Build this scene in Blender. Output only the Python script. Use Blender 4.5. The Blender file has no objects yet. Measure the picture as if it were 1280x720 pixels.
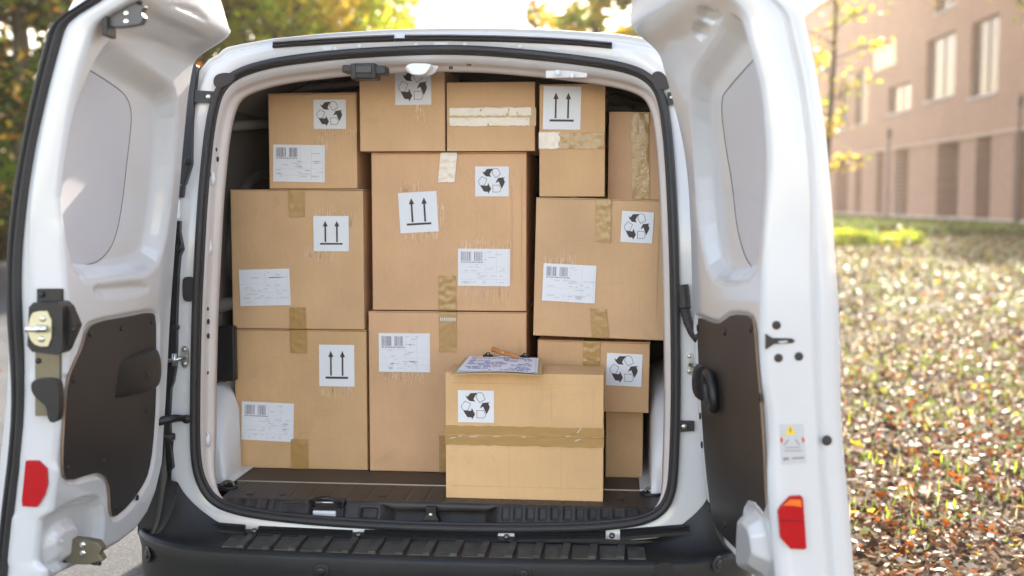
import bpy, bmesh, math, random
import numpy as np
from mathutils import Vector, Matrix
from mathutils.geometry import delaunay_2d_cdt
from mathutils import noise as mnoise

rnd = random.Random(7)
nrs = np.random.RandomState(11)
S = bpy.context.scene
COL = S.collection
PI = math.pi

# ------------------------------------------------------------------ camera
F = 1400.0                      # focal length in photo pixels (1280 wide)
CAM = Vector((0.45, -2.8, 1.30))
PITCH = math.atan(110.0 / F)
YAW = math.atan(130.0 / F * math.cos(PITCH))
cd = bpy.data.cameras.new('camera')
cam = bpy.data.objects.new('camera', cd)
COL.objects.link(cam)
cam.location = CAM
cam.rotation_euler = (PI / 2 - PITCH, 0, YAW)
cd.sensor_width = 36.0
cd.lens = F / 1280.0 * 36.0
cd.clip_start = 0.05
cd.clip_end = 2000
cd.dof.use_dof = True
cd.dof.focus_distance = 2.95
cd.dof.aperture_fstop = 2.1
S.camera = cam
RM = cam.rotation_euler.to_matrix()

# ------------------------------------------------------------------ sky, sun, exposure
SUN_AZ = math.radians(12)       # clockwise from +y (van's forward) towards +x
SUN_EL = math.radians(32)
HAZE = 0.0008
w = bpy.data.worlds.new('World'); S.world = w; w.use_nodes = True
nt = w.node_tree
bg = nt.nodes['Background']
sky = nt.nodes.new('ShaderNodeTexSky')
sky.sky_type = 'NISHITA'; sky.sun_disc = False
sky.sun_elevation = SUN_EL; sky.sun_rotation = SUN_AZ
sky.air_density = 1.0; sky.dust_density = 1.0; sky.ozone_density = 0.0
tint = nt.nodes.new('ShaderNodeMix'); tint.data_type = 'RGBA'; tint.blend_type = 'MULTIPLY'; tint.inputs[0].default_value = 1
tint.inputs[7].default_value = (1.20, 1.0, .86, 1)      # warm, slightly milky autumn air
nt.links.new(sky.outputs[0], tint.inputs[6]); nt.links.new(tint.outputs[2], bg.inputs[0])
bg.inputs[1].default_value = 0.15
sd = bpy.data.lights.new('sun', 'SUN'); sd.energy = 3.8; sd.angle = math.radians(0.5)
sd.color = (1.0, 0.90, 0.74)
sun = bpy.data.objects.new('sun', sd); COL.objects.link(sun)
sv = Vector((math.sin(SUN_AZ) * math.cos(SUN_EL), math.cos(SUN_AZ) * math.cos(SUN_EL), math.sin(SUN_EL)))
sun.rotation_euler = sv.to_track_quat('Z', 'Y').to_euler()
sun.location = (6, 20, 14)
S.view_settings.view_transform = 'Standard'
S.view_settings.look = 'None'
S.view_settings.exposure = 2.35
S.view_settings.gamma = 1.0
S.view_settings.use_curve_mapping = False

# ------------------------------------------------------------------ projection helpers
def ray(px, py):
    d = RM @ Vector(((px - 640) / F, -(py - 360) / F, -1.0))
    return d

def at_plane(px, py, p0, n):
    d = ray(px, py)
    t = (Vector(p0) - CAM).dot(n) / d.dot(n)
    return CAM + d * t

def at_y(px, py, y):
    return at_plane(px, py, (0, y, 0), Vector((0, 1, 0)))

def at_z(px, py, z=0.0):
    return at_plane(px, py, (0, 0, z), Vector((0, 0, 1)))

# ------------------------------------------------------------------ mesh helpers
class MB:
    def __init__(s): s.v = []; s.f = []; s.m = []; s.sm = []
    def add(s, vs, fs, mi=0, smooth=False):
        b = len(s.v)
        s.v.extend([tuple(p) for p in vs])
        for f in fs:
            s.f.append(tuple(b + i for i in f)); s.m.append(mi); s.sm.append(smooth)
        return s
    def box(s, x0, x1, y0, y1, z0, z1, mi=0, mat=None):
        vs = [(x, y, z) for x in (x0, x1) for y in (y0, y1) for z in (z0, z1)]
        if mat is not None: vs = [tuple(mat @ Vector(v)) for v in vs]
        fs = [(0, 1, 3, 2), (4, 6, 7, 5), (0, 4, 5, 1), (2, 3, 7, 6), (0, 2, 6, 4), (1, 5, 7, 3)]
        return s.add(vs, fs, mi)
    def tube(s, pts, r, n=8, mi=0, caps=True, closed=False, flat=None):
        pts = [Vector(p) for p in pts]
        N = len(pts); rr = r if isinstance(r, (list, tuple)) else [r] * N
        rings = []
        up = Vector((0, 0, 1)); prev = None
        for i, p in enumerate(pts):
            if closed: t = pts[(i + 1) % N] - pts[i - 1]
            else: t = pts[min(i + 1, N - 1)] - pts[max(i - 1, 0)]
            t.normalize()
            if prev is None:
                a = t.orthogonal().normalized() if abs(t.dot(up)) > .9 else t.cross(up).normalized()
            else:
                a = prev - t * prev.dot(t); a.normalize()
            prev = a
            b = t.cross(a)
            rings.append([p + (a * math.cos(2 * PI * k / n) + b * math.sin(2 * PI * k / n)) * rr[i] for k in range(n)])
        vs = [v for g in rings for v in g]; fs = []
        M = N if closed else N - 1
        for i in range(M):
            j = (i + 1) % N
            for k in range(n):
                fs.append((i * n + k, i * n + (k + 1) % n, j * n + (k + 1) % n, j * n + k))
        if caps and not closed:
            fs.append(tuple(range(n - 1, -1, -1))); fs.append(tuple((N - 1) * n + k for k in range(n)))
        return s.add(vs, fs, mi, True)
    def cyl(s, p0, p1, r, n=14, mi=0):
        return s.tube([p0, p1], r, n, mi)
    def grid(s, P, mi=0, smooth=True, wrap_u=False, wrap_v=False, flip=False):
        """P: array (R, C, 3)"""
        R, Cc = len(P), len(P[0])
        vs = [tuple(p) for row in P for p in row]; fs = []
        for i in range(R if wrap_u else R - 1):
            i2 = (i + 1) % R
            for j in range(Cc if wrap_v else Cc - 1):
                j2 = (j + 1) % Cc
                q = (i * Cc + j, i * Cc + j2, i2 * Cc + j2, i2 * Cc + j)
                fs.append(q[::-1] if flip else q)
        return s.add(vs, fs, mi, smooth)
    def build(s, name, mats, parent=None, bevel=0, seg=2, sub=0, smooth_angle=None):
        me = bpy.data.meshes.new(name)
        me.from_pydata(s.v, [], s.f)
        if not isinstance(mats, (list, tuple)): mats = [mats]
        for m in mats: me.materials.append(m)
        me.polygons.foreach_set('material_index', s.m)
        me.polygons.foreach_set('use_smooth', s.sm)
        me.update()
        bm = bmesh.new(); bm.from_mesh(me)
        bmesh.ops.recalc_face_normals(bm, faces=bm.faces)
        bm.to_mesh(me); bm.free()
        return link(name, me, parent, bevel, seg, sub)

def link(name, me, parent=None, bevel=0, seg=2, sub=0):
    o = bpy.data.objects.new(name, me); COL.objects.link(o)
    if parent: o.parent = parent
    if bevel:
        b = o.modifiers.new('bevel', 'BEVEL'); b.width = bevel; b.segments = seg; b.limit_method = 'ANGLE'
        b.harden_normals = True
        for p in me.polygons: p.use_smooth = True
    if sub:
        m = o.modifiers.new('sub', 'SUBSURF'); m.levels = sub; m.render_levels = sub
        for p in me.polygons: p.use_smooth = True
    return o

def tag(o, label=None, cat=None, group=None, kind=None):
    if label: o['label'] = label
    if cat: o['category'] = cat
    if group: o['group'] = group
    if kind: o['kind'] = kind
    return o

def empty(name, loc=(0, 0, 0), label=None, cat=None, group=None):
    o = bpy.data.objects.new(name, None); COL.objects.link(o); o.location = loc
    o.empty_display_size = .1
    return tag(o, label, cat, group)

def chaikin(pts, it=2, closed=True):
    P = [np.array(p, float) for p in pts]
    for _ in range(it):
        Q = []; n = len(P)
        if not closed: Q.append(P[0])
        for i in range(n if closed else n - 1):
            a, b = P[i], P[(i + 1) % n]
            Q.append(a * .75 + b * .25); Q.append(a * .25 + b * .75)
        if not closed: Q.append(P[-1])
        P = Q
    return P

def sdf(poly, X, Z):
    """signed distance (negative inside) of points to a polygon"""
    poly = np.array(poly)[:, :2]
    d = np.full(X.shape, 1e9); ins = np.zeros(X.shape, bool)
    n = len(poly)
    for i in range(n):
        a = poly[i]; b = poly[(i + 1) % n]
        e = b - a; L = max(e @ e, 1e-12)
        t = np.clip(((X - a[0]) * e[0] + (Z - a[1]) * e[1]) / L, 0, 1)
        dd = np.hypot(X - a[0] - t * e[0], Z - a[1] - t * e[1])
        d = np.minimum(d, dd)
        c = ((a[1] > Z) != (b[1] > Z)) & (X < (b[0] - a[0]) * (Z - a[1]) / ((b[1] - a[1]) if abs(b[1] - a[1]) > 1e-12 else 1e-12) + a[0])
        ins ^= c
    return np.where(ins, -d, d)

def sstep(a, b, x):
    t = np.clip((x - a) / (b - a), 0, 1)
    return t * t * (3 - 2 * t)

def fill2d(poly, sp):
    """triangulate a polygon with interior points -> verts2d, tris, boundary count"""
    poly = [Vector((float(p[0]), float(p[1]))) for p in poly]
    xs = [p.x for p in poly]; ys = [p.y for p in poly]
    gx, gy = np.meshgrid(np.arange(min(xs) + sp / 2, max(xs), sp), np.arange(min(ys) + sp / 2, max(ys), sp))
    d = sdf([(p.x, p.y) for p in poly], gx, gy)
    k = d < -sp * .4
    inner = [Vector((float(a), float(b))) for a, b in zip(gx[k], gy[k])]
    n = len(poly)
    vs, es, fs, *_ = delaunay_2d_cdt(poly + inner, [], [list(range(n))], 1, 1e-7)
    return vs, fs

def plate(poly, fn, thick, sp=.04, mi=0, mi_side=None):
    """poly in 2D, fn(a,b,h)->3D point; a plate of given thickness, h=0 bottom"""
    mb = MB()
    vs, fs = fill2d(poly, sp)
    top = [fn(v.x, v.y, thick) for v in vs]
    mb.add(top, [tuple(f) for f in fs], mi, True)
    n = len(poly)
    a = [fn(p[0], p[1], thick) for p in poly]; b = [fn(p[0], p[1], 0) for p in poly]
    mb.add(a + b, [(i, (i + 1) % n, n + (i + 1) % n, n + i) for i in range(n)], mi if mi_side is None else mi_side)
    return mb

def interp(tab):
    """tab: list of (x, y) -> smooth-ish interpolator with linear extrapolation"""
    tab = sorted(tab); xs = np.array([t[0] for t in tab]); ys = np.array([t[1] for t in tab])
    def f(x):
        x = np.asarray(x, float)
        y = np.interp(x, xs, ys)
        s0 = (ys[1] - ys[0]) / (xs[1] - xs[0]); s1 = (ys[-1] - ys[-2]) / (xs[-1] - xs[-2])
        y = np.where(x < xs[0], ys[0] + (x - xs[0]) * s0, y)
        y = np.where(x > xs[-1], ys[-1] + (x - xs[-1]) * s1, y)
        return y
    # resample smooth
    X = np.linspace(xs[0], xs[-1], 80); k = (xs[-1] - xs[0]) * .035
    Y = sum(f(X + q * k) for q in (-2, -1, 0, 1, 2)) / 5
    return lambda x: np.interp(x, X, Y) + np.where(np.asarray(x) > X[-1], (x - X[-1]) * (Y[-1] - Y[-2]) / (X[-1] - X[-2]), 0) + np.where(np.asarray(x) < X[0], (x - X[0]) * (Y[1] - Y[0]) / (X[1] - X[0]), 0)

# ------------------------------------------------------------------ materials
def lin(c):
    return tuple(((x / 12.92) if x <= .04045 else ((x + .055) / 1.055) ** 2.4) for x in c)

def mat(name, col, rough=.5, metal=0, spec=.5, coat=0, bump=None, var=None, coords='Object', trans=0, emit=None):
    """var=(scale, amount, colour2); bump=(scale, strength)"""
    m = bpy.data.materials.new(name); m.use_nodes = True
    N = m.node_tree.nodes; L = m.node_tree.links
    b = N['Principled BSDF']
    b.inputs['Base Color'].default_value = (*col, 1)
    b.inputs['Roughness'].default_value = rough
    b.inputs['Metallic'].default_value = metal
    b.inputs['Specular IOR Level'].default_value = spec
    b.inputs['Coat Weight'].default_value = coat
    b.inputs['Coat Roughness'].default_value = .06
    if trans: b.inputs['Transmission Weight'].default_value = trans
    tc = N.new('ShaderNodeTexCoord')
    if var:
        n = N.new('ShaderNodeTexNoise'); n.inputs['Scale'].default_value = var[0]; n.inputs['Detail'].default_value = 6
        n.inputs['Roughness'].default_value = .62
        L.new(tc.outputs[coords], n.inputs['Vector'])
        r = N.new('ShaderNodeMapRange'); r.inputs[1].default_value = .38; r.inputs[2].default_value = .68
        r.inputs[3].default_value = 0; r.inputs[4].default_value = var[1]
        L.new(n.outputs['Fac'], r.inputs[0])
        mx = N.new('ShaderNodeMix'); mx.data_type = 'RGBA'
        mx.inputs[6].default_value = (*col, 1); mx.inputs[7].default_value = (*var[2], 1)
        L.new(r.outputs[0], mx.inputs[0]); L.new(mx.outputs[2], b.inputs['Base Color'])
        r2 = N.new('ShaderNodeMapRange'); r2.inputs[3].default_value = max(rough - .07, .02); r2.inputs[4].default_value = min(rough + .12, 1)
        L.new(n.outputs['Fac'], r2.inputs[0]); L.new(r2.outputs[0], b.inputs['Roughness'])
    if bump:
        n = N.new('ShaderNodeTexNoise'); n.inputs['Scale'].default_value = bump[0]; n.inputs['Detail'].default_value = 4
        L.new(tc.outputs[coords], n.inputs['Vector'])
        bp = N.new('ShaderNodeBump'); bp.inputs['Strength'].default_value = bump[1]; bp.inputs['Distance'].default_value = .002
        L.new(n.outputs['Fac'], bp.inputs['Height']); L.new(bp.outputs[0], b.inputs['Normal'])
    return m

M = {}
M['paint'] = mat('white_van_paint', (.61, .605, .605), .18, spec=.5, coat=.6, var=(3.5, .4, (.58, .575, .57)), bump=(2.0, .04))
M['paint_in'] = mat('white_inner_paint', (.74, .73, .74), .34, coat=.25, var=(5, .5, (.66, .62, .59)), bump=(3, .06))
M['beige'] = mat('beige_primer_metal', (.68, .60, .55), .5, var=(6, .6, (.60, .52, .47)))
M['panelgrey'] = mat('pale_grey_blank_panel', (.50, .50, .52), .30, coat=.4, var=(2, .3, (.56, .56, .60)))
M['rubber'] = mat('black_rubber_seal', (.022, .021, .022), .5, spec=.45, var=(20, .5, (.035, .034, .034)))
M['rubber2'] = mat('brown_black_weather_strip', (.030, .026, .026), .55, spec=.4)
M['board'] = mat('dark_brown_door_board', (.019, .0175, .0185), .42, spec=.45, var=(3, .5, (.029, .025, .024)), bump=(180, .15))
M['boardedge'] = mat('brown_board_edge', (.30, .20, .13), .7)
M['plastic'] = mat('black_plastic', (.011, .011, .012), .38, spec=.45, bump=(400, .15), var=(8, .5, (.019, .019, .02)))
M['bumper'] = mat('dark_grey_bumper_plastic', (.010, .011, .012), .46, spec=.4, bump=(350, .25), var=(5, .6, (.022, .022, .022)))
M['sill'] = mat('dark_sill_liner_plastic', (.020, .0175, .0175), .42, spec=.45, bump=(260, .25), var=(9, .8, (.050, .042, .038)))
M['ply'] = mat('dark_brown_cargo_floor', (.034, .024, .021), .5, var=(7, .9, (.075, .056, .048)), bump=(120, .3))
M['darkin'] = mat('grey_interior_lining', (.075, .068, .062), .8, var=(3, .6, (.055, .050, .046)))
M['darkmetal'] = mat('dark_interior_metal', (.085, .078, .072), .6, var=(3, .6, (.06, .055, .05)))
M['steel'] = mat('zinc_steel', (.55, .54, .50), .32, metal=1, bump=(90, .1))
M['olive'] = mat('olive_passivated_steel', (.19, .165, .11), .42, metal=.5, var=(12, .5, (.12, .10, .06)))
M['brass'] = mat('yellow_zinc_plate', (.62, .58, .38), .35, metal=.55, var=(30, .4, (.5, .45, .3)))
M['chrome'] = mat('polished_pin', (.8, .8, .78), .12, metal=1)
M['label'] = mat('white_label_paper', (.80, .80, .82), .55, spec=.35)
M['ink'] = mat('dark_brown_ink', (.050, .035, .034), .6)
M['inkpale'] = mat('pale_grey_print', (.56, .56, .60), .6)
M['inkmid'] = mat('grey_print', (.25, .22, .26), .6)
M['hole_shade'] = mat('dark_hole_shade', (.03, .022, .02), .6)  # flat dark colour stands for the shade inside holes and slots
M['white_plastic'] = mat('white_plastic', (.78, .77, .76), .35)
M['tyre'] = mat('tyre_rubber', (.02, .02, .02), .8)
M['glass'] = mat('dark_window_glass', (.03, .035, .04), .05, spec=.8)
M['orange'] = mat('orange_lens', (.75, .16, .02), .25, spec=.6)

def mat_reflector():
    m = mat('red_reflector_lens', (.42, .003, .008), .3, spec=.25, coat=.12)
    N = m.node_tree.nodes; L = m.node_tree.links; b = N['Principled BSDF']
    tc = N.new('ShaderNodeTexCoord'); ck = N.new('ShaderNodeTexVoronoi'); ck.inputs['Scale'].default_value = 260
    L.new(tc.outputs['Object'], ck.inputs['Vector'])
    bp = N.new('ShaderNodeBump'); bp.inputs['Strength'].default_value = .35; bp.inputs['Distance'].default_value = .001
    L.new(ck.outputs['Distance'], bp.inputs['Height']); L.new(bp.outputs[0], b.inputs['Normal'])
    return m
M['red'] = mat_reflector()

def mat_card(name, col, seed):
    m = bpy.data.materials.new(name); m.use_nodes = True
    N = m.node_tree.nodes; L = m.node_tree.links; b = N['Principled BSDF']
    b.inputs['Roughness'].default_value = .72; b.inputs['Specular IOR Level'].default_value = .28
    tc = N.new('ShaderNodeTexCoord')
    mp = N.new('ShaderNodeMapping'); mp.inputs['Location'].default_value = (seed * 1.3, seed * 2.1, seed * .7)
    L.new(tc.outputs['Object'], mp.inputs['Vector'])
    n1 = N.new('ShaderNodeTexNoise'); n1.inputs['Scale'].default_value = 5; n1.inputs['Detail'].default_value = 7
    L.new(mp.outputs[0], n1.inputs['Vector'])
    # vertical flutes of the corrugation: stretched fine noise + regular wave
    m2 = N.new('ShaderNodeMapping'); m2.inputs['Scale'].default_value = (150, 150, 5)
    L.new(mp.outputs[0], m2.inputs['Vector'])
    n2 = N.new('ShaderNodeTexNoise'); n2.inputs['Scale'].default_value = 1; n2.inputs['Detail'].default_value = 3
    L.new(m2.outputs[0], n2.inputs['Vector'])
    n3 = N.new('ShaderNodeTexNoise'); n3.inputs['Scale'].default_value = 260; n3.inputs['Detail'].default_value = 2
    L.new(mp.outputs[0], n3.inputs['Vector'])
    wv = N.new('ShaderNodeTexWave'); wv.wave_type = 'BANDS'; wv.bands_direction = 'X'
    wv.inputs['Scale'].default_value = 42; wv.inputs['Distortion'].default_value = .6
    L.new(mp.outputs[0], wv.inputs['Vector'])
    def mr(src, a, b2, lo, hi):
        r = N.new('ShaderNodeMapRange'); r.inputs[1].default_value = a; r.inputs[2].default_value = b2
        r.inputs[3].default_value = lo; r.inputs[4].default_value = hi; L.new(src, r.inputs[0]); return r.outputs[0]
    def mul(a, c):
        k = N.new('ShaderNodeMath'); k.operation = 'MULTIPLY'; L.new(a, k.inputs[0]); L.new(c, k.inputs[1]); return k.outputs[0]
    n5 = N.new('ShaderNodeTexNoise'); n5.inputs['Scale'].default_value = 11; n5.inputs['Detail'].default_value = 8; n5.inputs['Distortion'].default_value = 1.2
    L.new(mp.outputs[0], n5.inputs['Vector'])
    v = mul(mul(mul(mr(n1.outputs['Fac'], .3, .7, .90, 1.08), mr(n5.outputs['Fac'], .62, .75, 1.0, .90)), mr(n2.outputs['Fac'], .3, .7, .985, 1.015)),
            mul(mr(n3.outputs['Fac'], .3, .7, .96, 1.04), mr(wv.outputs['Fac'], 0, 1, .997, 1.003)))
    h = N.new('ShaderNodeHueSaturation'); h.inputs['Color'].default_value = (*col, 1)
    L.new(v, h.inputs['Value']); L.new(h.outputs[0], b.inputs['Base Color'])
    bp = N.new('ShaderNodeBump'); bp.inputs['Strength'].default_value = .16; bp.inputs['Distance'].default_value = .0008
    L.new(wv.outputs['Fac'], bp.inputs['Height'])
    bp2 = N.new('ShaderNodeBump'); bp2.inputs['Strength'].default_value = .5; bp2.inputs['Distance'].default_value = .012
    L.new(n1.outputs['Fac'], bp2.inputs['Height']); L.new(bp.outputs[0], bp2.inputs['Normal'])
    L.new(bp2.outputs[0], b.inputs['Normal'])
    return m

def mat_tape(name, col, rough, wr=.6, alpha=1.0):
    m = bpy.data.materials.new(name); m.use_nodes = True
    N = m.node_tree.nodes; L = m.node_tree.links; b = N['Principled BSDF']
    b.inputs['Base Color'].default_value = (*col, 1)
    b.inputs['Roughness'].default_value = rough; b.inputs['Specular IOR Level'].default_value = .55
    b.inputs['Coat Weight'].default_value = .2; b.inputs['Coat Roughness'].default_value = .1
    tc = N.new('ShaderNodeTexCoord')
    n = N.new('ShaderNodeTexNoise'); n.inputs['Scale'].default_value = 38; n.inputs['Detail'].default_value = 2; n.inputs['Distortion'].default_value = 2.5
    L.new(tc.outputs['Object'], n.inputs['Vector'])
    bp = N.new('ShaderNodeBump'); bp.inputs['Strength'].default_value = wr; bp.inputs['Distance'].default_value = .004
    L.new(n.outputs['Fac'], bp.inputs['Height']); L.new(bp.outputs[0], b.inputs['Normal'])
    n4 = N.new('ShaderNodeTexNoise'); n4.inputs['Scale'].default_value = 12; n4.inputs['Detail'].default_value = 5
    L.new(tc.outputs['Object'], n4.inputs['Vector'])
    h = N.new('ShaderNodeMix'); h.data_type = 'RGBA'; h.inputs[6].default_value = (*[c * .88 for c in col], 1); h.inputs[7].default_value = (*[min(c * 1.12, 1) for c in col], 1)
    L.new(n4.outputs['Fac'], h.inputs[0]); L.new(h.outputs[2], b.inputs['Base Color'])
    return m
M['tape'] = mat_tape('brown_packing_tape', (.45, .26, .085), .26, .10)
M['tape_crinkled'] = mat_tape('crinkled_brown_tape', (.44, .265, .095), .2, .30)
M['tape_glare'] = mat_tape('painted_glare_tape', (.74, .64, .53), .18, .25)  # sky glare on the tape is put into this pale colour

M['scuff'] = mat('torn_paper_scuff', (.86, .66, .44), .8)

def mat_leaf(name, col, tr=.5):
    m = bpy.data.materials.new(name); m.use_nodes = True
    N = m.node_tree.nodes; L = m.node_tree.links; b = N['Principled BSDF']
    b.inputs['Roughness'].default_value = .42
    b.inputs['Base Color'].default_value = (*col, 1); b.inputs['Specular IOR Level'].default_value = .16
    t = N.new('ShaderNodeBsdfTranslucent'); t.inputs['Color'].default_value = (*[min(1, c * 1.25) for c in col], 1)
    mx = N.new('ShaderNodeMixShader'); mx.inputs[0].default_value = tr
    L.new(b.outputs[0], mx.inputs[1]); L.new(t.outputs[0], mx.inputs[2]); L.new(mx.outputs[0], N['Material Output'].inputs['Surface'])
    return m

# =================================================================== THE VAN
VAN = empty('delivery_van', (0, 0, 0), 'white panel van seen from behind with both rear doors open and a load of cartons', 'van')

def ytilt(z): return float(.10 * sstep(1.15, 1.75, z))

def at_open(px, py, dy=0.0):
    y = 0.0
    for _ in range(12):
        p = at_y(px, py, y + dy); y = ytilt(p.z)
    return p

SEAL_PX = [(243, 560), (243, 500), (244, 440), (245.5, 380), (248, 330), (250, 290), (252.5, 250), (256, 210), (260, 172), (265, 140), (272, 115), (285, 98),
           (308, 86), (345, 76.5), (400, 69.5), (450, 65), (500, 62.5), (545, 61), (600, 62), (650, 66), (700, 71), (750, 77.5), (782, 83.5), (805, 92),
           (821, 106), (829, 125), (833.5, 150), (837.5, 190), (840.5, 240), (843, 300), (844.5, 360), (845.5, 420), (846, 480), (845, 540),
           (843, 590), (840, 615), (831, 636), (811, 649), (780, 655.5), (720, 660), (640, 661), (560, 660), (480, 657), (400, 652), (340, 646), (297, 639),
           (268, 628), (254, 610), (246, 588)]
seal = [at_open(*p) for p in SEAL_PX]
seal = [Vector(p) for p in chaikin([tuple(p) for p in seal], 2)]
def resample(pts, n, closed=True):
    P = np.array([tuple(p) for p in pts]); Q = np.vstack([P, P[:1]]) if closed else P
    d = np.r_[0, np.cumsum(np.linalg.norm(np.diff(Q, axis=0), axis=1))]
    t = np.linspace(0, d[-1], n + 1)[:-1] if closed else np.linspace(0, d[-1], n)
    return np.stack([np.interp(t, d, Q[:, k]) for k in range(3)], 1)
NS = 360
SL = resample(seal, NS)
ctr = np.array([0, 0, 1.08])
# outward normals of the loop in the x,z plane
T = np.roll(SL, -1, 0) - np.roll(SL, 1, 0)
NO = np.stack([T[:, 2], np.zeros(NS), -T[:, 0]], 1); NO /= np.linalg.norm(NO, axis=1)[:, None]
if ((SL - ctr) * NO).sum() < 0: NO = -NO
for _ in range(3): NO = (np.roll(NO, 1, 0) + NO + np.roll(NO, -1, 0)) / 3
NO /= np.linalg.norm(NO, axis=1)[:, None]

# rounded seal with a lip
MB().tube([tuple(p + np.array([0, -.006, 0])) for p in SL], .0098, 10, closed=True).build('opening_seal', M['rubber'], VAN)
MB().tube([tuple(p + np.array([0, .004, 0]) - n * .009) for p, n in zip(SL, NO)], .0055, 8, closed=True).build('seal_lip', M['rubber2'], VAN)

# body outline at the rear (x, z)
HALF = [(0, 1.745), (.15, 1.743), (.30, 1.736), (.45, 1.724), (.54, 1.710), (.585, 1.700), (.600, 1.682), (.625, 1.672), (.650, 1.640), (.672, 1.55), (.695, 1.42), (.718, 1.25),
        (.742, 1.05), (.755, .85), (.755, .65), (.745, .50), (.70, .44), (.5, .42), (.25, .415), (0, .415)]
OUT = [(x, z) for x, z in HALF] + [(-x, z) for x, z in HALF[-2:0:-1]]
OUTc = resample([(x, ytilt(z), z) for x, z in OUT], 900)
ango = np.arctan2(OUTc[:, 2] - 1.08, OUTc[:, 0]); od = np.argsort(ango)
angs = np.arctan2(SL[:, 2] - 1.08, SL[:, 0])
OX = np.interp(angs, ango[od], OUTc[od, 0], period=2 * PI); OZ = np.interp(angs, ango[od], OUTc[od, 2], period=2 * PI)
OL = np.stack([OX, .10 * sstep(1.15, 1.75, OZ), OZ], 1)
rows = []
prof = [(0, .004), (.03, .004), (.10, .003), (.16, .0), (.3, -.002), (.5, -.004), (.66, -.004), (.72, .004), (.78, .018), (.84, .020), (.90, .016), (.95, .010), (.985, .016), (1.0, .034), (1.0, .07), (1.0, .16)]
side_w = np.abs(NO[:, 0])
for s, dy in prof:
    P = SL * (1 - s) + OL * s
    P[:, 1] = .10 * sstep(1.15, 1.75, P[:, 2]) + dy
    if s == 1.0 and dy > .06: P = P - np.stack([np.zeros(NS), np.zeros(NS), (NO[:, 2] > .3) * -.004], 1)
    rows.append(P)
frame = MB().grid(rows, 0, True, wrap_v=True)
frame.build('rear_body_frame', M['paint'], VAN)
# reveal (flange going inwards from the seal)
rows = []
up = np.clip(NO[:, 2], 0, 1); dn = np.clip(-NO[:, 2], 0, 1)
for dy, a, b in [(.002, .004, .004), (.010, .009, .018), (.018, .010, .026), (.035, .010, .032), (.058, .011, .036), (.064, .015, .040), (.067, .022, .046), (.085, .028, .049), (.09, .015, .035)]:
    ins = a * (1 - up) + b * up
    ins = ins * (1 - dn) + .004 * dn
    P = SL - NO * ins[:, None]; P[:, 1] += dy * (1 - dn * .8)
    rows.append(P)
MB().grid(rows[:4], 0, True, wrap_v=True).build('opening_reveal', M['paint_in'], VAN)
MB().grid(rows[3:], 0, True, wrap_v=True).build('inner_pillar_lining', M['beige'], VAN)

def on_frame(px, py, dy=0.0):
    return at_open(px, py, dy)

def disc(p, n, r, h, mi=0, N=16, sx=1, sz=1):
    """a small domed disc at p facing n"""
    mb = MB(); n = Vector(n).normalized(); a = n.orthogonal().normalized(); b = n.cross(a)
    # keep b vertical-ish
    a = Vector((0, 0, 1)).cross(n); a = a.normalized() if a.length > .01 else Vector((1, 0, 0)); b = n.cross(a)
    rings = []
    for rr, hh in ((1.0, 0), (1.0, h * .6), (.8, h), (.3, h * 1.05)):
        rings.append([p + (a * math.cos(t) * sx + b * math.sin(t) * sz) * r * rr + n * hh for t in [2 * PI * k / N for k in range(N)]])
    mb.grid(rings, mi, True, wrap_v=True)
    mb.add(rings[-1], [tuple(range(N))], mi)
    return mb

def pxpoly(pts, dy=0.0, sm=0):
    P = [at_open(px, py, dy) for px, py in pts]
    P = [(p.x, p.z) for p in P]
    return chaikin(P, sm) if sm else P

def frame_plate(name, pts, y0, thick, m, parent=VAN, sm=0, sp=.05, bevel=0):
    """flat piece lying on the rear frame; y0 = distance in front of it (towards the camera)"""
    pl = pxpoly(pts, -y0 - thick, sm)
    mb = plate(pl, lambda a, b, h: (a, ytilt(b) - y0 - h, b), thick, sp)
    return mb.build(name, m, parent, bevel)

# roof weather strips: two pieces and the white notch between them
def strip_from(pts, name, th, m, dy=-.012):
    A = [at_open(x, y, dy) for x, y in pts]; P = resample(A, 40, False)
    rings = []
    for p in P:
        rings.append([(p[0], p[1] + oy, p[2] + oz) for oy, oz in ((.022, th * .5), (.004, th * .5), (-.004, th * .25), (0, 0), (-.007, -th * .3), (.0, -th * .5), (.022, -th * .55))])
    mb = MB().grid(rings, 0, False, wrap_v=True); mb.add(rings[0], [tuple(range(7))]); mb.add(rings[-1], [tuple(range(7))])
    return mb.build(name, m, VAN)
strip_from([(341, 55.5), (370, 53.2), (400, 51.3), (450, 48.5), (492, 47.0)], 'roof_weather_strip', .0175, M['rubber2'])
strip_from([(493, 49.4), (505, 49.2)], 'roof_weather_strip', .008, M['rubber2'])
strip_from([(506, 46.8), (560, 46.6), (620, 47.6), (680, 49.8), (725, 52.6), (765, 56.2)], 'roof_weather_strip', .0165, M['rubber2'])
# small pressed beads and clips on the header between the strips
for x, y in ((449, 57.5), (520, 55.5), (581, 55.5), (650, 58), (419, 61.2)):
    p = on_frame(x, y, -.001); disc(p, (0, -1, 0), .0055, .003).build('header_plug', M['paint_in'], VAN)
for x, y, hw in ((345, 60, 7), (409, 58, 7), (551, 55, 9), (693, 57.5, 9), (771, 66, 8)):
    frame_plate('pressed_bead', [(x - hw, y - 5), (x + hw, y - 5), (x + hw, y + 5), (x - hw, y + 5)], .001, .002, M['paint'], sm=2)

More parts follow.
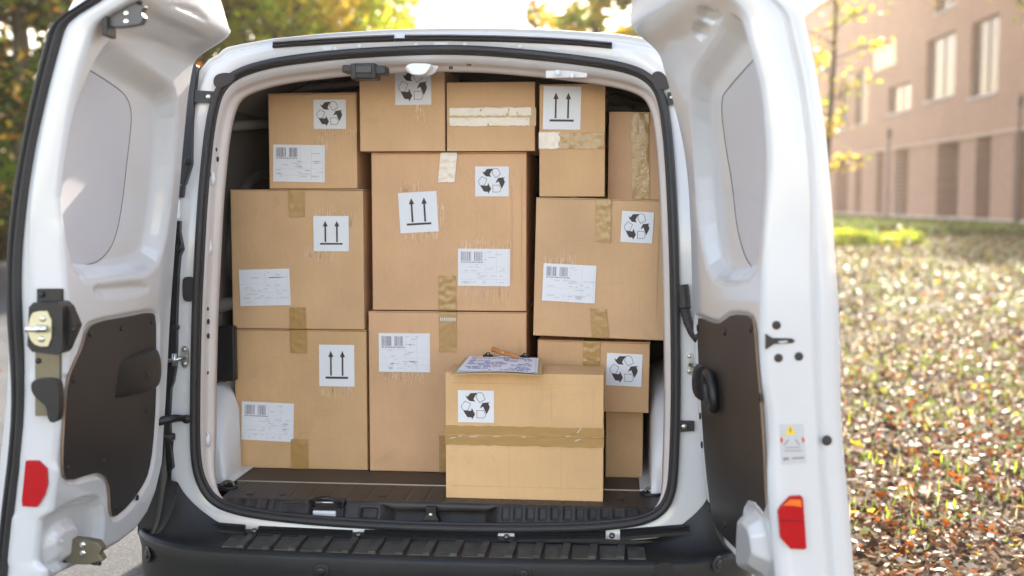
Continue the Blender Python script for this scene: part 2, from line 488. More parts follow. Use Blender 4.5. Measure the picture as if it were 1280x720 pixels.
# pads, clips and plugs on the pillars
frame_plate('buffer_pad', [(266, 104), (268, 95), (276, 91), (288, 91), (294, 95), (290, 103), (280, 108), (270, 110)], .004, .012, M['rubber2'], sm=2, bevel=.003)
frame_plate('buffer_pad', [(814, 96), (817, 90), (824, 88.5), (831, 93), (838, 104), (837, 110), (830, 112), (822, 109)], .004, .012, M['rubber2'], sm=2, bevel=.003)
frame_plate('door_stop_clip', [(232, 112), (266, 114), (266, 127), (240, 128), (232, 126)], .006, .010, M['plastic'], bevel=.002)
disc(on_frame(260.5, 121, -.018), (0, -1, 0), .0065, .003).build('screw', M['steel'], VAN)
frame_plate('door_stop_clip', [(834, 115), (843, 115), (843.5, 130), (834.5, 130)], .006, .010, M['plastic'], bevel=.002)
disc(on_frame(839, 122, -.018), (0, -1, 0), .0045, .003).build('screw', M['steel'], VAN)
frame_plate('oval_grommet', [(228, 350), (231, 346), (239, 346), (243, 350), (243, 372), (240, 377), (232, 377), (228, 373)], .0, .009, M['rubber2'], sm=2, bevel=.003)
# pressed beads low on both pillars
def bead(px, name='pressed_bead', r=.0042, m='paint'):
    P = resample([on_frame(x, y, .002) for x, y in px], 40, False)
    MB().tube([tuple(p) for p in P], [r * min(1, (.3 + 3 * min(i, 39 - i) / 39)) for i in range(40)], 8).build(name, M[m], VAN)
bead([(231, 590), (230, 604), (231, 622), (235, 634), (236, 646), (235, 650)])
bead([(234, 592), (235, 608), (238, 624), (243, 634)])
bead([(209, 584), (222, 585), (237, 583.5)], r=.003)
bead([(857, 602), (858, 615), (856, 632), (852, 648), (853, 659)])
bead([(850, 594), (862, 593.5), (874, 593)], r=.003)
bead([(222, 398), (232, 402), (241, 414)], r=.0028)
bead([(222, 466), (228, 474), (231, 490), (232, 515)], r=.004)
bead([(228, 220), (232, 250), (234, 285), (233, 310)], r=.005)

# lamp housings behind the door edges
frame_plate('lamp_housing', [(228, 84), (243, 80), (246, 82), (243, 110), (240, 150), (239, 190), (239, 205), (234, 222), (231, 231), (222, 231)], -.002, .022, M['plastic'], sm=0, bevel=.003)
frame_plate('lamp_housing_cap', [(216, 231.5), (230.5, 231.5), (228.5, 247), (214, 247)], .002, .014, M['plastic'], bevel=.002)
frame_plate('bare_bracket', [(212, 249), (222, 249), (225, 250), (225, 273), (214, 275), (211, 272)], .0, .01, M['paint_in'], bevel=.002)
frame_plate('lamp_housing', [(200, 276), (224.5, 276), (224, 290), (227, 306), (228, 312), (224, 320), (222, 345), (220, 400), (220, 430), (219, 460), (216, 478), (213, 486), (211, 520), (213, 560), (216, 586), (208, 592), (196, 560), (192, 489)], -.002, .022, M['plastic'], bevel=.003)
frame_plate('lamp_housing', [(712 + 160, 80), (890, 80), (888, 300), (874, 300), (872, 120)], -.02, .016, M['plastic'], bevel=.002)
for x, y in ((234.5, 202), (225, 310), (221, 409)):
    disc(on_frame(x, y, -.022), (0, -1, 0), .0085, .006).build('housing_screw', M['plastic'], VAN)
# side cladding of the bumper climbing the pillar is part of the bumper below

def strap_hinge(x0, x1, y0, y1):
    frame_plate('hinge_plate', [(x0, y0), (x1, y0), (x1, y1), (x0, y1)], .0, .006, M['steel'], sm=2, bevel=.0015)
    xm = (x0 + x1) / 2
    for yy in (y0 + 5, y1 - 5):
        disc(on_frame(xm, yy, -.006), (0, -1, 0), .0058, .005).build('hinge_bolt', M['steel'], VAN)
    a = on_frame(xm, (y0 + y1) / 2 + 1, -.012)
    s = -1 if x0 < 640 else 1
    MB().tube([a, a + Vector((s * .018, -.012, -.004)), a + Vector((s * .048, -.020, -.008))], .005, 8).build('hinge_arm', M['steel'], VAN)
    MB().cyl(a + Vector((s * .022, -.014, .012)), a + Vector((s * .022, -.014, -.02)), .006).build('hinge_pin', M['steel'], VAN)
strap_hinge(226, 235.5, 432, 460)
strap_hinge(857.5, 866.5, 440, 469)
# check arms
a = on_frame(235, 523, -.02); b2 = on_frame(196, 527, -.10)
MB().tube([b2, b2 * .4 + a * .6 + Vector((0, 0, .004)), a], [.012, .010, .0075], 10).build('check_arm', M['plastic'], VAN)
disc(a + Vector((0, -.008, 0)), (0, -1, 0), .0115, .010).build('check_arm_pivot', M['plastic'], VAN)
a = on_frame(216, 546, -.012); MB().tube([a + Vector((-.02, 0, 0)), a + Vector((.004, 0, 0))], .010, 10).build('buffer_stud', M['rubber2'], VAN)
frame_plate('check_clip', [(846, 528), (850, 526.5), (868, 526.5), (868, 539), (850, 540), (846, 537)], .0, .012, M['plastic'], bevel=.003)
disc(on_frame(855, 533, -.012), (0, -1, 0), .007, .005).build('screw', M['steel'], VAN)
# corrugated wiring conduit on the right pillar
pc = [on_frame(x, y, dy) for x, y, dy in ((853, 356, -.01), (855, 375, -.012), (856, 388, -.018), (860, 402, -.03), (866, 415, -.05), (873, 424, -.07))]
PC = resample(pc, 61, False)
MB().tube([tuple(p) for p in PC[:24]], [.015 + .001 * math.sin(i) * 0 for i in range(24)], 12).build('conduit_boot', M['rubber2'], VAN)
MB().tube([tuple(p) for p in PC[23:]], [.0125 if i % 3 else .0095 for i in range(38)], 12).build('corrugated_conduit', M['rubber2'], VAN)

# reveal holes on the left inner pillar
for x, y, r in ((269.5, 145, .0035), (270.5, 187, .0035), (272, 199, .005), (264.5, 219, .004), (262, 303, .003), (259.8, 386, .0035), (260.3, 402, .005), (260.3, 420, .005), (259.8, 466, .003), (259, 594, .003), (259.5, 544, .004)):
    p = at_y(x, y, .048)
    disc(p, (1, -.45, 0), r, .001, sz=1.5).build('pillar_hole', M['hole_shade'], VAN)
for x, y in ((266, 220), (262, 306), (260, 546)):
    p = at_y(x, y + 4, .05); MB().tube([p + Vector((0, 0, .02)), p, p - Vector((0, 0, .018))], [.004, .008, .004], 8).build('reveal_dimple', M['paint_in'], VAN)

# ------------------------------------------------------------------ load sill: grid with hollows
ZF = .515
def sill_base(x, t):
    """t 0..1 from the floor seam to the seal"""
    ty = np.array([0, .35, .62, .74, .82, .90, .96, 1.0]); yy = np.array([.20, .11, .038, .030, .022, .012, .004, -.002])
    zz = np.array([.0, -.002, -.005, -.012, -.024, -.040, -.050, -.056])
    return np.interp(t, ty, yy), ZF + np.interp(t, ty, zz * .62)
gx = np.linspace(-.588, .588, 420); gt = np.linspace(0, 1, 60)
X, Tt = np.meshgrid(gx, gt)
Y, Z = sill_base(X, Tt)
Zs = np.interp(gx, *zip(*sorted({round(float(p[0]), 3): float(p[2]) for p, n in zip(SL, NO) if n[2] < -.12}.items())))
# follow the rounded corners of the opening at the front edge
drop = (ZF - .056 * .62) - Zs
Z = Z - (drop[None, :] - 0) * sstep(.62, 1, Tt)
def soft(a, b, x, e): return sstep(a - e, a, x) * (1 - sstep(b, b + e, x))
pxx = lambda px, py=635: at_y(px, py, .02).x
# hollows
Y = Y + .038 * soft(pxx(494), pxx(602), X, .05) * soft(.70, .90, Tt, .05)
Z = Z - .020 * soft(pxx(494), pxx(602), X, .05) * soft(.66, .90, Tt, .05)
Y = Y + .016 * soft(pxx(453), pxx(470), X, .006) * soft(.80, .92, Tt, .03)
Y = Y + .022 * soft(pxx(388), pxx(428), X, .01) * soft(.66, .90, Tt, .05)
Z = Z - .016 * soft(pxx(390), pxx(426), X, .008) * soft(.60, .88, Tt, .05)
Y = Y - .006 * soft(pxx(432), pxx(446), X, .01) * soft(.66, .92, Tt, .05)
Y = Y + .012 * soft(pxx(358), pxx(384), X, .02) * soft(.78, .92, Tt, .03)
# rows of pressed ribs on the slope and on the flat
k = np.mod(X, .032) / .032
rib = soft(.12, .62, k, .12)
out = (1 - soft(pxx(345), pxx(620), X, .02))
Z = Z - .0035 * rib * soft(.64, .84, Tt, .05) * out
Y = Y + .005 * rib * soft(.70, .86, Tt, .04) * out
Z = Z - .0014 * soft(.30, .36, np.mod(X + .01, .052) / .052, .05) * soft(.08, .55, Tt, .05)
P = np.stack([X, Y, Z], -1)
MB().grid([[tuple(p) for p in row] for row in P], 0, True).build('load_sill_liner', M['sill'], VAN)
MB().box(-.60, .60, .1985, .2045, ZF - .01, ZF + .0025).build('floor_edge_trim', mat('worn_aluminium_trim', (.42, .37, .31), .4, metal=.7), VAN, bevel=.001)
MB().box(-.70, .70, .203, 1.95, ZF - .03, ZF - .001).build('cargo_floor', M['ply'], VAN)
# tie-down rings in their cups
for x, y in ((284, 609), (815, 617)):
    p = at_z(x, y, ZF)
    mb = MB(); mb.tube([(p.x + .028 * math.cos(t), p.y + .022 * math.sin(t), ZF + .001) for t in np.linspace(0, 2 * PI, 25)[:-1]], .0045, 8, closed=True)
    mb.build('tie_down_cup', M['plastic'], VAN)
    q = MB(); q.tube([(p.x + .018 * math.cos(t), p.y + .004 + .004 * math.sin(t), ZF + .002 + .013 * math.sin(t)) for t in np.linspace(0, PI, 14)], .004, 8)
    q.build('tie_down_ring', M['steel'] if x < 0 else M['olive'], VAN)
for x, y in ((312, 617), (354, 618), (478, 619.5), (776, 624), (696, 621.5)):
    p = at_z(x, y, ZF - .001); disc(Vector((p.x, p.y, ZF - .003)), (0, 0, 1), .010, .003).build('floor_plug', M['plastic'], VAN)
# striker cup left and centre latch
pc = at_y(408, 627, .045)
MB().tube([(pc.x + .036 * math.cos(t), .030 + .02 * (1 - math.sin(t)), ZF - .018 + .022 * math.sin(t)) for t in np.linspace(-.15, PI + .15, 18)], .007, 8).build('striker_cup', M['plastic'], VAN)
MB().tube([(pc.x - .024, .040, ZF - .008), (pc.x - .024, .028, ZF - .006), (pc.x + .022, .028, ZF - .006), (pc.x + .022, .040, ZF - .008)], .0035, 8).build('striker_loop', M['steel'], VAN)
MB().box(pc.x - .034, pc.x + .028, .030, .040, ZF - .046, ZF - .030).build('striker_pad', M['white_plastic'], VAN, bevel=.003)
pl = at_y(539, 637, .03)
lt = MB()
lt.box(pl.x - .014, pl.x + .014, .022, .05, ZF - .048, ZF - .010)
lt.add([(pl.x - .026, .02, ZF - .054), (pl.x + .026, .02, ZF - .054), (pl.x + .014, .022, ZF - .030), (pl.x - .014, .022, ZF - .030),
        (pl.x - .026, .045, ZF - .054), (pl.x + .026, .045, ZF - .054), (pl.x + .014, .045, ZF - .030), (pl.x - .014, .045, ZF - .030)],
       [(0, 1, 2, 3), (4, 5, 6, 7), (0, 1, 5, 4), (1, 2, 6, 5), (3, 2, 6, 7), (0, 3, 7, 4)])
lt.build('sill_latch', M['plastic'], VAN, bevel=.002)
disc(Vector((pl.x, .021, ZF - .030)), (0, -1, 0), .006, .004).build('screw', M['steel'], VAN)

# ------------------------------------------------------------------ bumper with treads
ZI = at_y(545, 673, -.006).z; ZR = at_y(545, 697, -.142).z
print('ZI', ZI, 'ZR', ZR)
def bz_curve():
    L = [(x, y) for x, y in ((-.822, .62), (-.822, .30), (-.820, .14), (-.812, .03), (-.785, -.045), (-.72, -.098), (-.60, -.128), (-.42, -.146), (-.20, -.156), (0, -.160))]
    return L + [(-x, y) for x, y in L[-2::-1]]
BP = resample([(x, y, 0) for x, y in chaikin(bz_curve(), 2, False)], 261, False)
_in = np.array(chaikin([(0, ZI), (.45, ZI), (.52, .436), (.577, .454), (.641, .499), (.683, .547), (.707, .611), (.715, .70), (.720, .80)], 1, False))
INN = lambda x: np.interp(x, _in[:, 0], _in[:, 1])
rowsb = []
for p in BP:
    ax = abs(p[0]); cx = math.copysign(1, p[0])
    y0 = p[1]
    # inner line: on the frame, at most |x| .69
    k = sstep(.60, .79, ax) if y0 > -.06 or ax > .6 else 0
    ix = min(ax * .90, .719); iy = -.006 if ax < .77 else min(y0, .05)
    if y0 > 0: ix = .722; iy = -.004
    iz = float(INN(ix)) if y0 <= 0 else .78
    inner = np.array([cx * ix, iy, iz])
    ridge = np.array([p[0] * .992, p[1] + .016, ZR + .012 * sstep(.6, .8, ax)])
    R = []
    for t in np.linspace(0, 1, 9):
        q = inner * (1 - t) + ridge * t
        q[2] -= (inner[2] - ridge[2]) * .42 * math.sin(PI * t) * (1 if ax > .5 else 0)
        R.append(q)
    R.append(np.array([p[0] * .997, p[1] + .005, ridge[2] - .002]))
    R.append(np.array([p[0], p[1] + .001, ridge[2] - .012]))
    R.append(np.array([p[0] * .993, p[1] + .006, ridge[2] - .045]))
    R.append(np.array([p[0] * .993, p[1] + .006, ridge[2] - .10]))
    R.append(np.array([p[0] * .99, p[1] + .012, .30]))
    R.append(np.array([p[0] * .97, p[1] + .05, .22]))
    R.append(np.array([p[0] * .95, p[1] + .12, .20]))
    rowsb.append(R)
MB().grid(rowsb, 0, True).build('rear_bumper', M['bumper'], VAN)
frame_plate('corner_cladding', [(216, 552), (213, 600), (232, 640), (215, 676), (172, 668), (172, 640), (186, 600), (198, 552)], .0, .010, M['bumper'])
frame_plate('corner_cladding', [(884, 590), (884, 640), (870, 668), (905, 690), (935, 668), (930, 600)], .0, .010, M['bumper'])
# tread blocks, alternately wide and narrow, with gaps
txs = []
px = 246.0
ed = [243, 262, 281, 297, 314, 332, 350, 367, 384, 402, 419.5, 437, 454, 471, 489, 506, 523, 540, 558, 576, 593, 610, 627, 645, 662, 680, 697, 714, 732, 749, 767, 785, 803, 820, 836]
ed = [278 + i * (836 - 278) / 33 for i in range(34)]
for i in range(33):
    wid = 1.35 if i % 2 == 0 else .65
    xa = at_z(ed[i] - (3.0 if i % 2 == 0 else -3.0), 684, ZR).x + .0012; xb = at_z(ed[i + 1] + (3.0 if i % 2 == 0 else -3.0), 684, ZR).x - .0012
    cxm = (xa + xb) / 2
    yi = -.030; yo = float(np.interp(abs(cxm), [0, .2, .4, .56], [-.132, -.130, -.122, -.108]))
    if abs(cxm) > .53: continue
    h = .0075 if i % 2 else .0022
    z0 = .4585
    mb = MB()
    sl = (yo - yi)
    def zt(y): return ZI + (ZR - ZI) * ((-.006 - y) / .138)
    sk = -.004 * (1 if i % 2 else -1)
    v = [(xa, yi, zt(yi) + h), (xb, yi, zt(yi) + h), (xb + sk, yo, zt(yo) + h), (xa + sk, yo, zt(yo) + h)]
    v += [(a, b3, c - .012) for a, b3, c in v]
    mb.add(v, [(0, 1, 2, 3), (7, 6, 5, 4), (0, 4, 5, 1), (1, 5, 6, 2), (2, 6, 7, 3), (3, 7, 4, 0)])
    mb.build('tread_block', M['tread'] if 'tread' in M else M.setdefault('tread', mat('scuffed_tread_plastic', (.034, .035, .034), .5, var=(34, .7, (.105, .10, .085)), bump=(200, .5))), VAN, bevel=.0012, seg=1)
# sill strips between opening and bumper with screws
segs = [(228, 306, 655, 661.5), (323, 440, 663, 668.5), (455, 622, 668, 671), (643, 757, 671, 669.5), (775, 862, 668, 660.5)]
for x0, x1, ya, yb in segs:
    P0 = at_y(x0, ya, -.012); P1 = at_y(x1, yb, -.012)
    R = []
    for t in np.linspace(0, 1, 12):
        p = P0.lerp(P1, float(t))
        R.append([(p.x, p.y + a, p.z + b) for a, b in ((.02, .010), (.004, .010), (-.004, .006), (-.001, .001), (-.012, -.004), (-.012, -.012), (.02, -.014))])
    mb = MB().grid(R, 0, False, wrap_v=True); mb.add(R[0], [tuple(range(7))]); mb.add(R[-1], [tuple(range(7))])
    mb.build('sill_strip', M['plastic'], VAN)
MB().box(-.585, .585, -.012, .02, .42, ZI + .010).build('sill_backing', M['rubber2'], VAN)
for x, y in ((318, 664), (448, 668.5), (633, 671.5), (765, 670)):
    p = at_y(x, y, -.02)
    disc(Vector((p.x, -.018, p.z)), (0, -1, 0.3), .0075, .007).build('sill_screw', mat('black_screw', (.02, .02, .02), .15, spec=.8) if 'bs' not in M else M['bs'], VAN)
# parking sensors and tow cover on the bumper face
def bump_y(x): return float(np.interp(x, BP[:, 0], BP[:, 1]))
for x, y in ((185, 693), (402, 714), (655, 716.5), (897, 705)):
    p = at_y(x, y, -.1)
    for _ in range(6): p = at_y(x, y, bump_y(p.x) + .004)
    n = Vector((p.x * (1.6 if abs(p.x) > .6 else .15), -1, 0)).normalized()
    o = disc(p, n, .021, .003).build('parking_sensor', M['bumper'], VAN)
    disc(p + n * .003, n, .011, .004).build('sensor_face', M['plastic'], VAN)
poly = [(818, 703), (822, 699.5), (836, 699), (840, 702), (841, 716), (838, 720), (821, 721), (817, 717)]
pp = [at_y(x, y, -.105) for x, y in poly]
plate(chaikin([(p.x, p.z) for p in pp], 1), lambda a, b, h: (a, bump_y(a) + .003 - h, b), .004, .03).build('tow_eye_cover', M['bumper'], VAN, bevel=.002)

# ------------------------------------------------------------------ header: latch and white lamp housing
hp = at_y(455, 88, .07)
def hbox(name, x0, x1, y0, y1, yy, d, m, bev=.003):
    a = at_y(x0, y0, yy); b = at_y(x1, y1, yy)
    return MB().box(a.x, b.x, yy, yy + d, b.z, a.z).build(name, m, VAN, bevel=bev)
hbox('header_latch', 438, 470, 79, 98.5, .055, .06, M['plastic'], .004)
hbox('header_latch_wing', 427, 441, 81, 90.5, .06, .05, M['plastic'], .004)
hbox('header_latch_wing', 467, 482, 82, 93, .06, .05, M['plastic'], .004)
hbox('header_latch_plate', 444.5, 464, 83, 90.5, .050, .008, M['darkmetal'], .001)
hbox('header_latch_slot', 443, 465.5, 92, 96, .053, .008, M['hole_shade'], .001)
for x in (443, 466): hbox('header_latch_rib', x - 1.5, x + 1.5, 80, 98, .049, .01, M['plastic'], .001)
wl = [(507, 79.5), (540, 79.5), (537, 85), (533, 91), (528, 93.5), (518, 93.5), (513, 90)]
P = [at_y(x, y, .06) for x, y in wl]
plate(chaikin([(p.x, p.z) for p in P], 1), lambda a, b, h: (a, .10 - h, b), .045, .03).build('header_guide', M['white_plastic'], VAN, bevel=.004)
plate(chaikin([(p.x * 1 + (.012 if i in (1, 2, 3) else -.012 if i in (0, 6) else 0), p.z + .001) for i, p in enumerate(P)], 1), lambda a, b, h: (a, .112 - h, b), .012, .03).build('header_guide_base', M['beige'], VAN, bevel=.003)
hbox('header_slot', 561, 566, 82.5, 86.5, .108, .004, M['hole_shade'], .0005); hbox('header_slot', 583, 589, 80, 82, .108, .004, M['hole_shade'], .0005)
for x, y in ((697, 91), (715, 94)):
    disc(at_y(x, y, .105), (0, -1, 0), .008, .004).build('header_plug', M['paint_in'], VAN)
hbox('header_clip_plate', 682, 734, 88, 97, .12, .006, M['paint_in'], .002)

# ------------------------------------------------------------------ interior of the cargo bay
def wallx(z): return np.interp(z, [.5, .8, 1.1, 1.4, 1.55, 1.61, 1.64], [.70, .70, .69, .665, .645, .625, .56])
for s in (-1, 1):
    R = []
    for y in np.linspace(.13, 1.95, 40):
        rr = []
        for z in np.linspace(.53, 1.64, 26):
            x = wallx(z)
            rb = .025 * max(0, 1 - abs(((y + .3 * (z - 1)) % .62) - .31) / .05)
            rr.append((s * (x - min(rb, .018)), y, z))
        R.append(rr)
    MB().grid(R, 0, True).build('cargo_side_lining', M['darkin'], VAN)
    # window reveal and belt rail
    pts = [(s * .650, .42, 1.38), (s * .655, .95, 1.38), (s * .690, 1.05, 1.02), (s * .690, .36, 1.02)]
    mb = MB(); mb.tube([tuple(p) for p in chaikin(pts, 2)], .014, 8, closed=True); mb.build('side_panel_frame', M['darkmetal'], VAN)
    MB().tube([(s * .675, .14, 1.0), (s * .675, 1.9, .98)], .02, 8).build('belt_rail', M['darkmetal'], VAN)
    MB().tube([(s * .62, .20, 1.50), (s * .61, .9, 1.56), (s * .59, 1.9, 1.55)], .014, 8).build('cant_rail', M['darkmetal'], VAN)
    # wheel arch
    R = []
    for t in np.linspace(0, PI, 60):
        yy = .60 - .43 * math.cos(t); zz = ZF + .30 * max(math.sin(t), 0) ** .55
        xi = .548 if s > 0 else float(np.interp(yy, [.30, .37], [.622, .668]))
        R.append([(s * .72, yy, zz), (s * (xi + .05), yy, zz - .005), (s * (xi + .018), yy, max(zz - .02, ZF)), (s * (xi + .003), yy, max(zz - .06, ZF)), (s * xi, yy, ZF)])
    for t in []:
        yy = .66 - .40 * math.cos(t) ; zz = ZF + .36 * math.sin(t) ** .8 if math.sin(t) > 0 else ZF
        R.append([(s * .72, yy, zz), (s * .60, yy, zz - .005), (s * .565, yy, zz - .02), (s * .548, yy, max(zz - .06, ZF)), (s * .545, yy, ZF)])
    MB().grid(R, 0, True).build('wheel_arch', M['paint_in'], VAN)
    MB().box(*((-.69, -.606) if s < 0 else (.520, .56)), .19, .355 if s < 0 else 1.0, ZF, ZF + .006).build('arch_flange', M['paint_in'], VAN, bevel=.002)
R = [[(x, y, 1.668 - .12 * abs(x / .62) ** 6 - .02 * (y > 1)) for x in np.linspace(-.62, .62, 20)] for y in np.linspace(.13, 1.95, 12)]
MB().grid(R, 0, True).build('headliner', M['darkin'], VAN)
for yy in (.62, .95, 1.5):
    MB().tube([(x, yy, 1.645 - .12 * abs(x / .62) ** 3) for x in np.linspace(-.60, .60, 17)], .018, 8).build('roof_bow', M['darkmetal'], VAN)
MB().tube([(-.50, .42, 1.60), (-.44, .42, 1.625), (-.36, .42, 1.63), (-.30, .42, 1.635), (-.1, .44, 1.64)], [.008, .016, .014, .007, .006], 8).build('wiring_loom', M['rubber2'], VAN)
MB().tube([(.36, .44, 1.62), (.41, .44, 1.59), (.45, .45, 1.60), (.50, .45, 1.56)], .006, 8).build('wiring_loom', M['rubber2'], VAN)
for z in (1.50, 1.56): MB().box(.40, .56, .5, .52, z, z + .012).build('roof_bracket', M['darkmetal'], VAN)
MB().box(-.71, .71, 1.95, 1.98, .5, 1.68).build('bulkhead', M['darkin'], VAN)
MB().box(-.42, .42, 1.938, 1.949, 1.15, 1.52).build('bulkhead_window', M['glass'], VAN, bevel=.03)
# red webbing and pocket low on the left wall
MB().box(-.690, -.676, .24, .27, .90, 1.02).build('webbing_strap', mat('red_webbing', (.25, .02, .01), .8), VAN, bevel=.003)
MB().box(-.70, -.636, .30, .33, .78, .94).build('wall_pocket', M['plastic'], VAN, bevel=.006)

# ------------------------------------------------------------------ outer shell, roof, nose, wheels
secs = [(.10, 1, 1), (.30, 1.02, 1.008), (.8, 1.07, 1.02), (1.6, 1.09, 1.03), (2.2, 1.09, 1.03), (2.7, 1.07, 1.01)]
def sect(y, sx, top, cut=None):
    P = []
    for x, z in OUT:
        zz = .30 + (z - .415) * ((1.745 * top - .30) / (1.745 - .415)) if False else z
        if z > 1.0: zz = 1.0 + (z - 1.0) * (top - 0) * ((1.745 * top - 1.0) / (.745 * top))
        if z < .5: zz = .30
        P.append((x * sx, y + (ytilt(z) if y < .2 else 0), zz))
    return P
R = [sect(*q) for q in secs]
R = [[tuple(v) for v in resample(r, 140)] for r in R]
MB().grid(R, 0, True, wrap_v=True).build('body_shell', M['paint'], VAN)
def nose(y, hw, zt, zb=.30):
    P = []
    for t in np.linspace(0, 2 * PI, 61)[:-1]:
        c, s_ = math.cos(t), math.sin(t)
        P.append((hw * math.copysign(abs(c) ** .35, c), y, (zt + zb) / 2 + (zt - zb) / 2 * math.copysign(abs(s_) ** .35, s_)))
    return P
R = [nose(y, hw, zt) for y, hw, zt in ((2.7, .80, 1.76), (2.95, .80, 1.66), (3.25, .81, 1.36), (3.5, .81, 1.12), (3.9, .79, 1.03), (4.1, .72, .90), (4.16, .62, .70))]
mb = MB().grid(R, 0, True, wrap_v=True); mb.add(R[-1], [tuple(range(60))]); mb.build('cab_nose', M['paint'], VAN)
MB().add([(-.66, 2.79, 1.715), (.66, 2.79, 1.715), (.72, 3.46, 1.165), (-.72, 3.46, 1.165)], [(0, 1, 2, 3)]).build('windscreen', M['glass'], VAN)
for s in (-1, 1):
    for y in (.68, 3.35):
        wh = empty('wheel', (s * .70, y, .31)); wh.parent = VAN
        prf = [(-.10, .19), (-.10, .28), (-.07, .31), (.07, .31), (.10, .28), (.10, .19)]
        R = [[(a, r * math.cos(t), r * math.sin(t)) for a, r in prf] for t in np.linspace(0, 2 * PI, 41)[:-1]]
        MB().grid(R, 0, True, wrap_u=True, wrap_v=True).build('tyre', M['tyre'], wh)
        mb = MB(); mb.cyl((s * .06, 0, 0), (s * .085, 0, 0), .19, 32)
        for k in range(5):
            a = 2 * PI * k / 5; mb.tube([(s * .09, 0, 0), (s * .088, .18 * math.cos(a), .18 * math.sin(a))], [.03, .02], 8)
        mb.build('rim', M['steel'], wh)

# =================================================================== REAR DOORS
class Door:
    def __init__(d, s, hx, hy, beta, U, hinge, free, outer, bottom, zt=1.715, ln=.075, rise=.07):
        d.s = s; d.H = Vector((hx, hy, 0)); b = math.radians(beta)
        d.u = Vector((s * math.sin(b), -math.cos(b), 0)); d.n = Vector((-s * math.cos(b), -math.sin(b), 0)); d.U = U; d.zt = zt; d.ln = ln; d.rise = rise
        def tr(px, py, uu):
            p = at_plane(px, py, d.H + d.u * uu, d.u); return (p.z, (p - d.H).dot(d.n))
        d.wh = interp([tr(x, y, .02) for x, y in hinge])
        d.wf = interp([tr(x, y, U) for x, y in free])
        d.wo = interp([tr(x, y, U) for x, y in outer])
        bt = [d.trace(x, y) for x, y in bottom]
        bt = sorted([(q[0], q[1]) for q in bt])
        d.bt = bt
        bx = [q[0] for q in bt]; bz = [q[1] for q in bt]
        sl = (bz[-1] - bz[-2]) / (bx[-1] - bx[-2]) * .25
        d.zbot = lambda u: np.where(np.asarray(u) > bx[-1], bz[-1] + (np.asarray(u) - bx[-1]) * sl, np.interp(u, bx, bz))
        d.feats = []      # (polygon, depth, edge width)
    def lean(d, z): return d.ln * sstep(d.zt - .085, d.zt, z) ** 1.3
    def surf(d, u, z):
        t = sstep(0, 1, np.clip(np.asarray(u) / d.U, 0, 1)) * .5 + np.clip(np.asarray(u) / d.U, 0, 1) * .5
        return d.wh(z) * (1 - t) + d.wf(z) * t + d.lean(z)
    def P(d, u, w, z): return d.H + d.u * float(u) + d.n * float(w) + Vector((0, 0, float(z)))
    def trace(d, px, py, off=0.0):
        w = 0.0
        for _ in range(30):
            p = at_plane(px, py, d.H + d.n * w, d.n); u = (p - d.H).dot(d.u)
            w = .5 * w + .5 * (float(d.surf(u, p.z)) + off)
        return (float(u), float(p.z), w)
    def poly(d, pts, sm=2, off=0.0):
        P = [d.trace(x, y, off)[:2] for x, y in pts]
        return chaikin(P, sm) if sm else P
    def disp(d, u, z):
        r = np.zeros(np.shape(u))
        for poly, dep, e in d.feats:
            q = sdf(poly, u, z); r = r + dep * sstep(0, e, -q)
        # hinge side edge rolls back, rounded lip round the outside
        r = r + .045 * (1 - sstep(0, .035, u)) ** 2
        zb = d.zbot(u); r = r + .030 * (1 - sstep(0, .030, z - zb)) ** 2
        return r
    def build(d, label, endprof):
        d.root = empty('rear_door', tuple(d.H)); d.root['label'] = label; d.root.parent = VAN
        d.root.location = (0, 0, 0)
        NU, NZ = 170, 300
        us = np.concatenate([np.linspace(0, .04, 12)[:-1], np.linspace(.04, d.U, NU - 11)])
        cols_u = list(us); kind = ['in'] * len(us)
        tz = np.linspace(0, 1, NZ)
        Ug, Tg = np.meshgrid(us, tz)
        zb = d.zbot(Ug)
        ztop = d.zt + d.rise * sstep(0, .22, Ug)
        Zg = zb + (ztop - zb) * Tg
        Wg = d.surf(Ug, Zg) - d.disp(Ug, Zg)
        grid = []
        H = np.array(d.H); uv = np.array(d.u); nv = np.array(d.n)
        inner = H + Ug[..., None] * uv + Wg[..., None] * nv; inner[..., 2] += Zg
        # end face
        zc = Zg[:, -1]; wi = Wg[:, -1]; wo = d.wo(zc) + d.lean(zc)
        end = []
        for f, du in endprof:
            w_ = wi * (1 - f) + wo * f
            p = H + (d.U + du) * uv + w_[:, None] * nv; p[:, 2] += zc; end.append(p)
        # outer skin back to the hinge
        outr = []
        for q in np.linspace(1, 0, 14)[1:]:
            uu = d.U * q; zb2 = float(d.zbot(uu)); zz = zb2 + (d.zt + d.rise * float(sstep(0, .22, uu)) - zb2) * tz
            th = np.interp(q, [0, .25, 1], [.05, .10, 1.0])
            wfull = d.surf(uu, zz) - np.interp(q, [0, .15, .5, 1], [.05, .10, .14, 0])
            woq = wfull if q < .5 else wfull * 0 + (d.wo(zz) * ((q - .5) * 2) + (d.surf(uu, zz) - .14) * (1 - (q - .5) * 2))
            p = H + uu * uv + woq[:, None] * nv; p[:, 2] += zz; outr.append(p)
        full = np.concatenate([inner, np.stack(end, 1), np.stack(outr, 1)], 1)
        mb = MB()
        R, Cc = full.shape[:2]
        mb.v = [tuple(p) for p in full.reshape(-1, 3)]
        for i in range(R - 1):
            for j in range(Cc):
                j2 = (j + 1) % Cc
                mb.f.append((i * Cc + j, i * Cc + j2, (i + 1) * Cc + j2, (i + 1) * Cc + j))
        mb.m = [0] * len(mb.f); mb.sm = [True] * len(mb.f)
        mb.add([mb.v[j] for j in range(Cc)], [tuple(range(Cc))]); mb.add([mb.v[(R - 1) * Cc + j] for j in range(Cc)], [tuple(range(Cc))])
        mb.build('door_panel', M['paint'], d.root)
        d.endprof = endprof
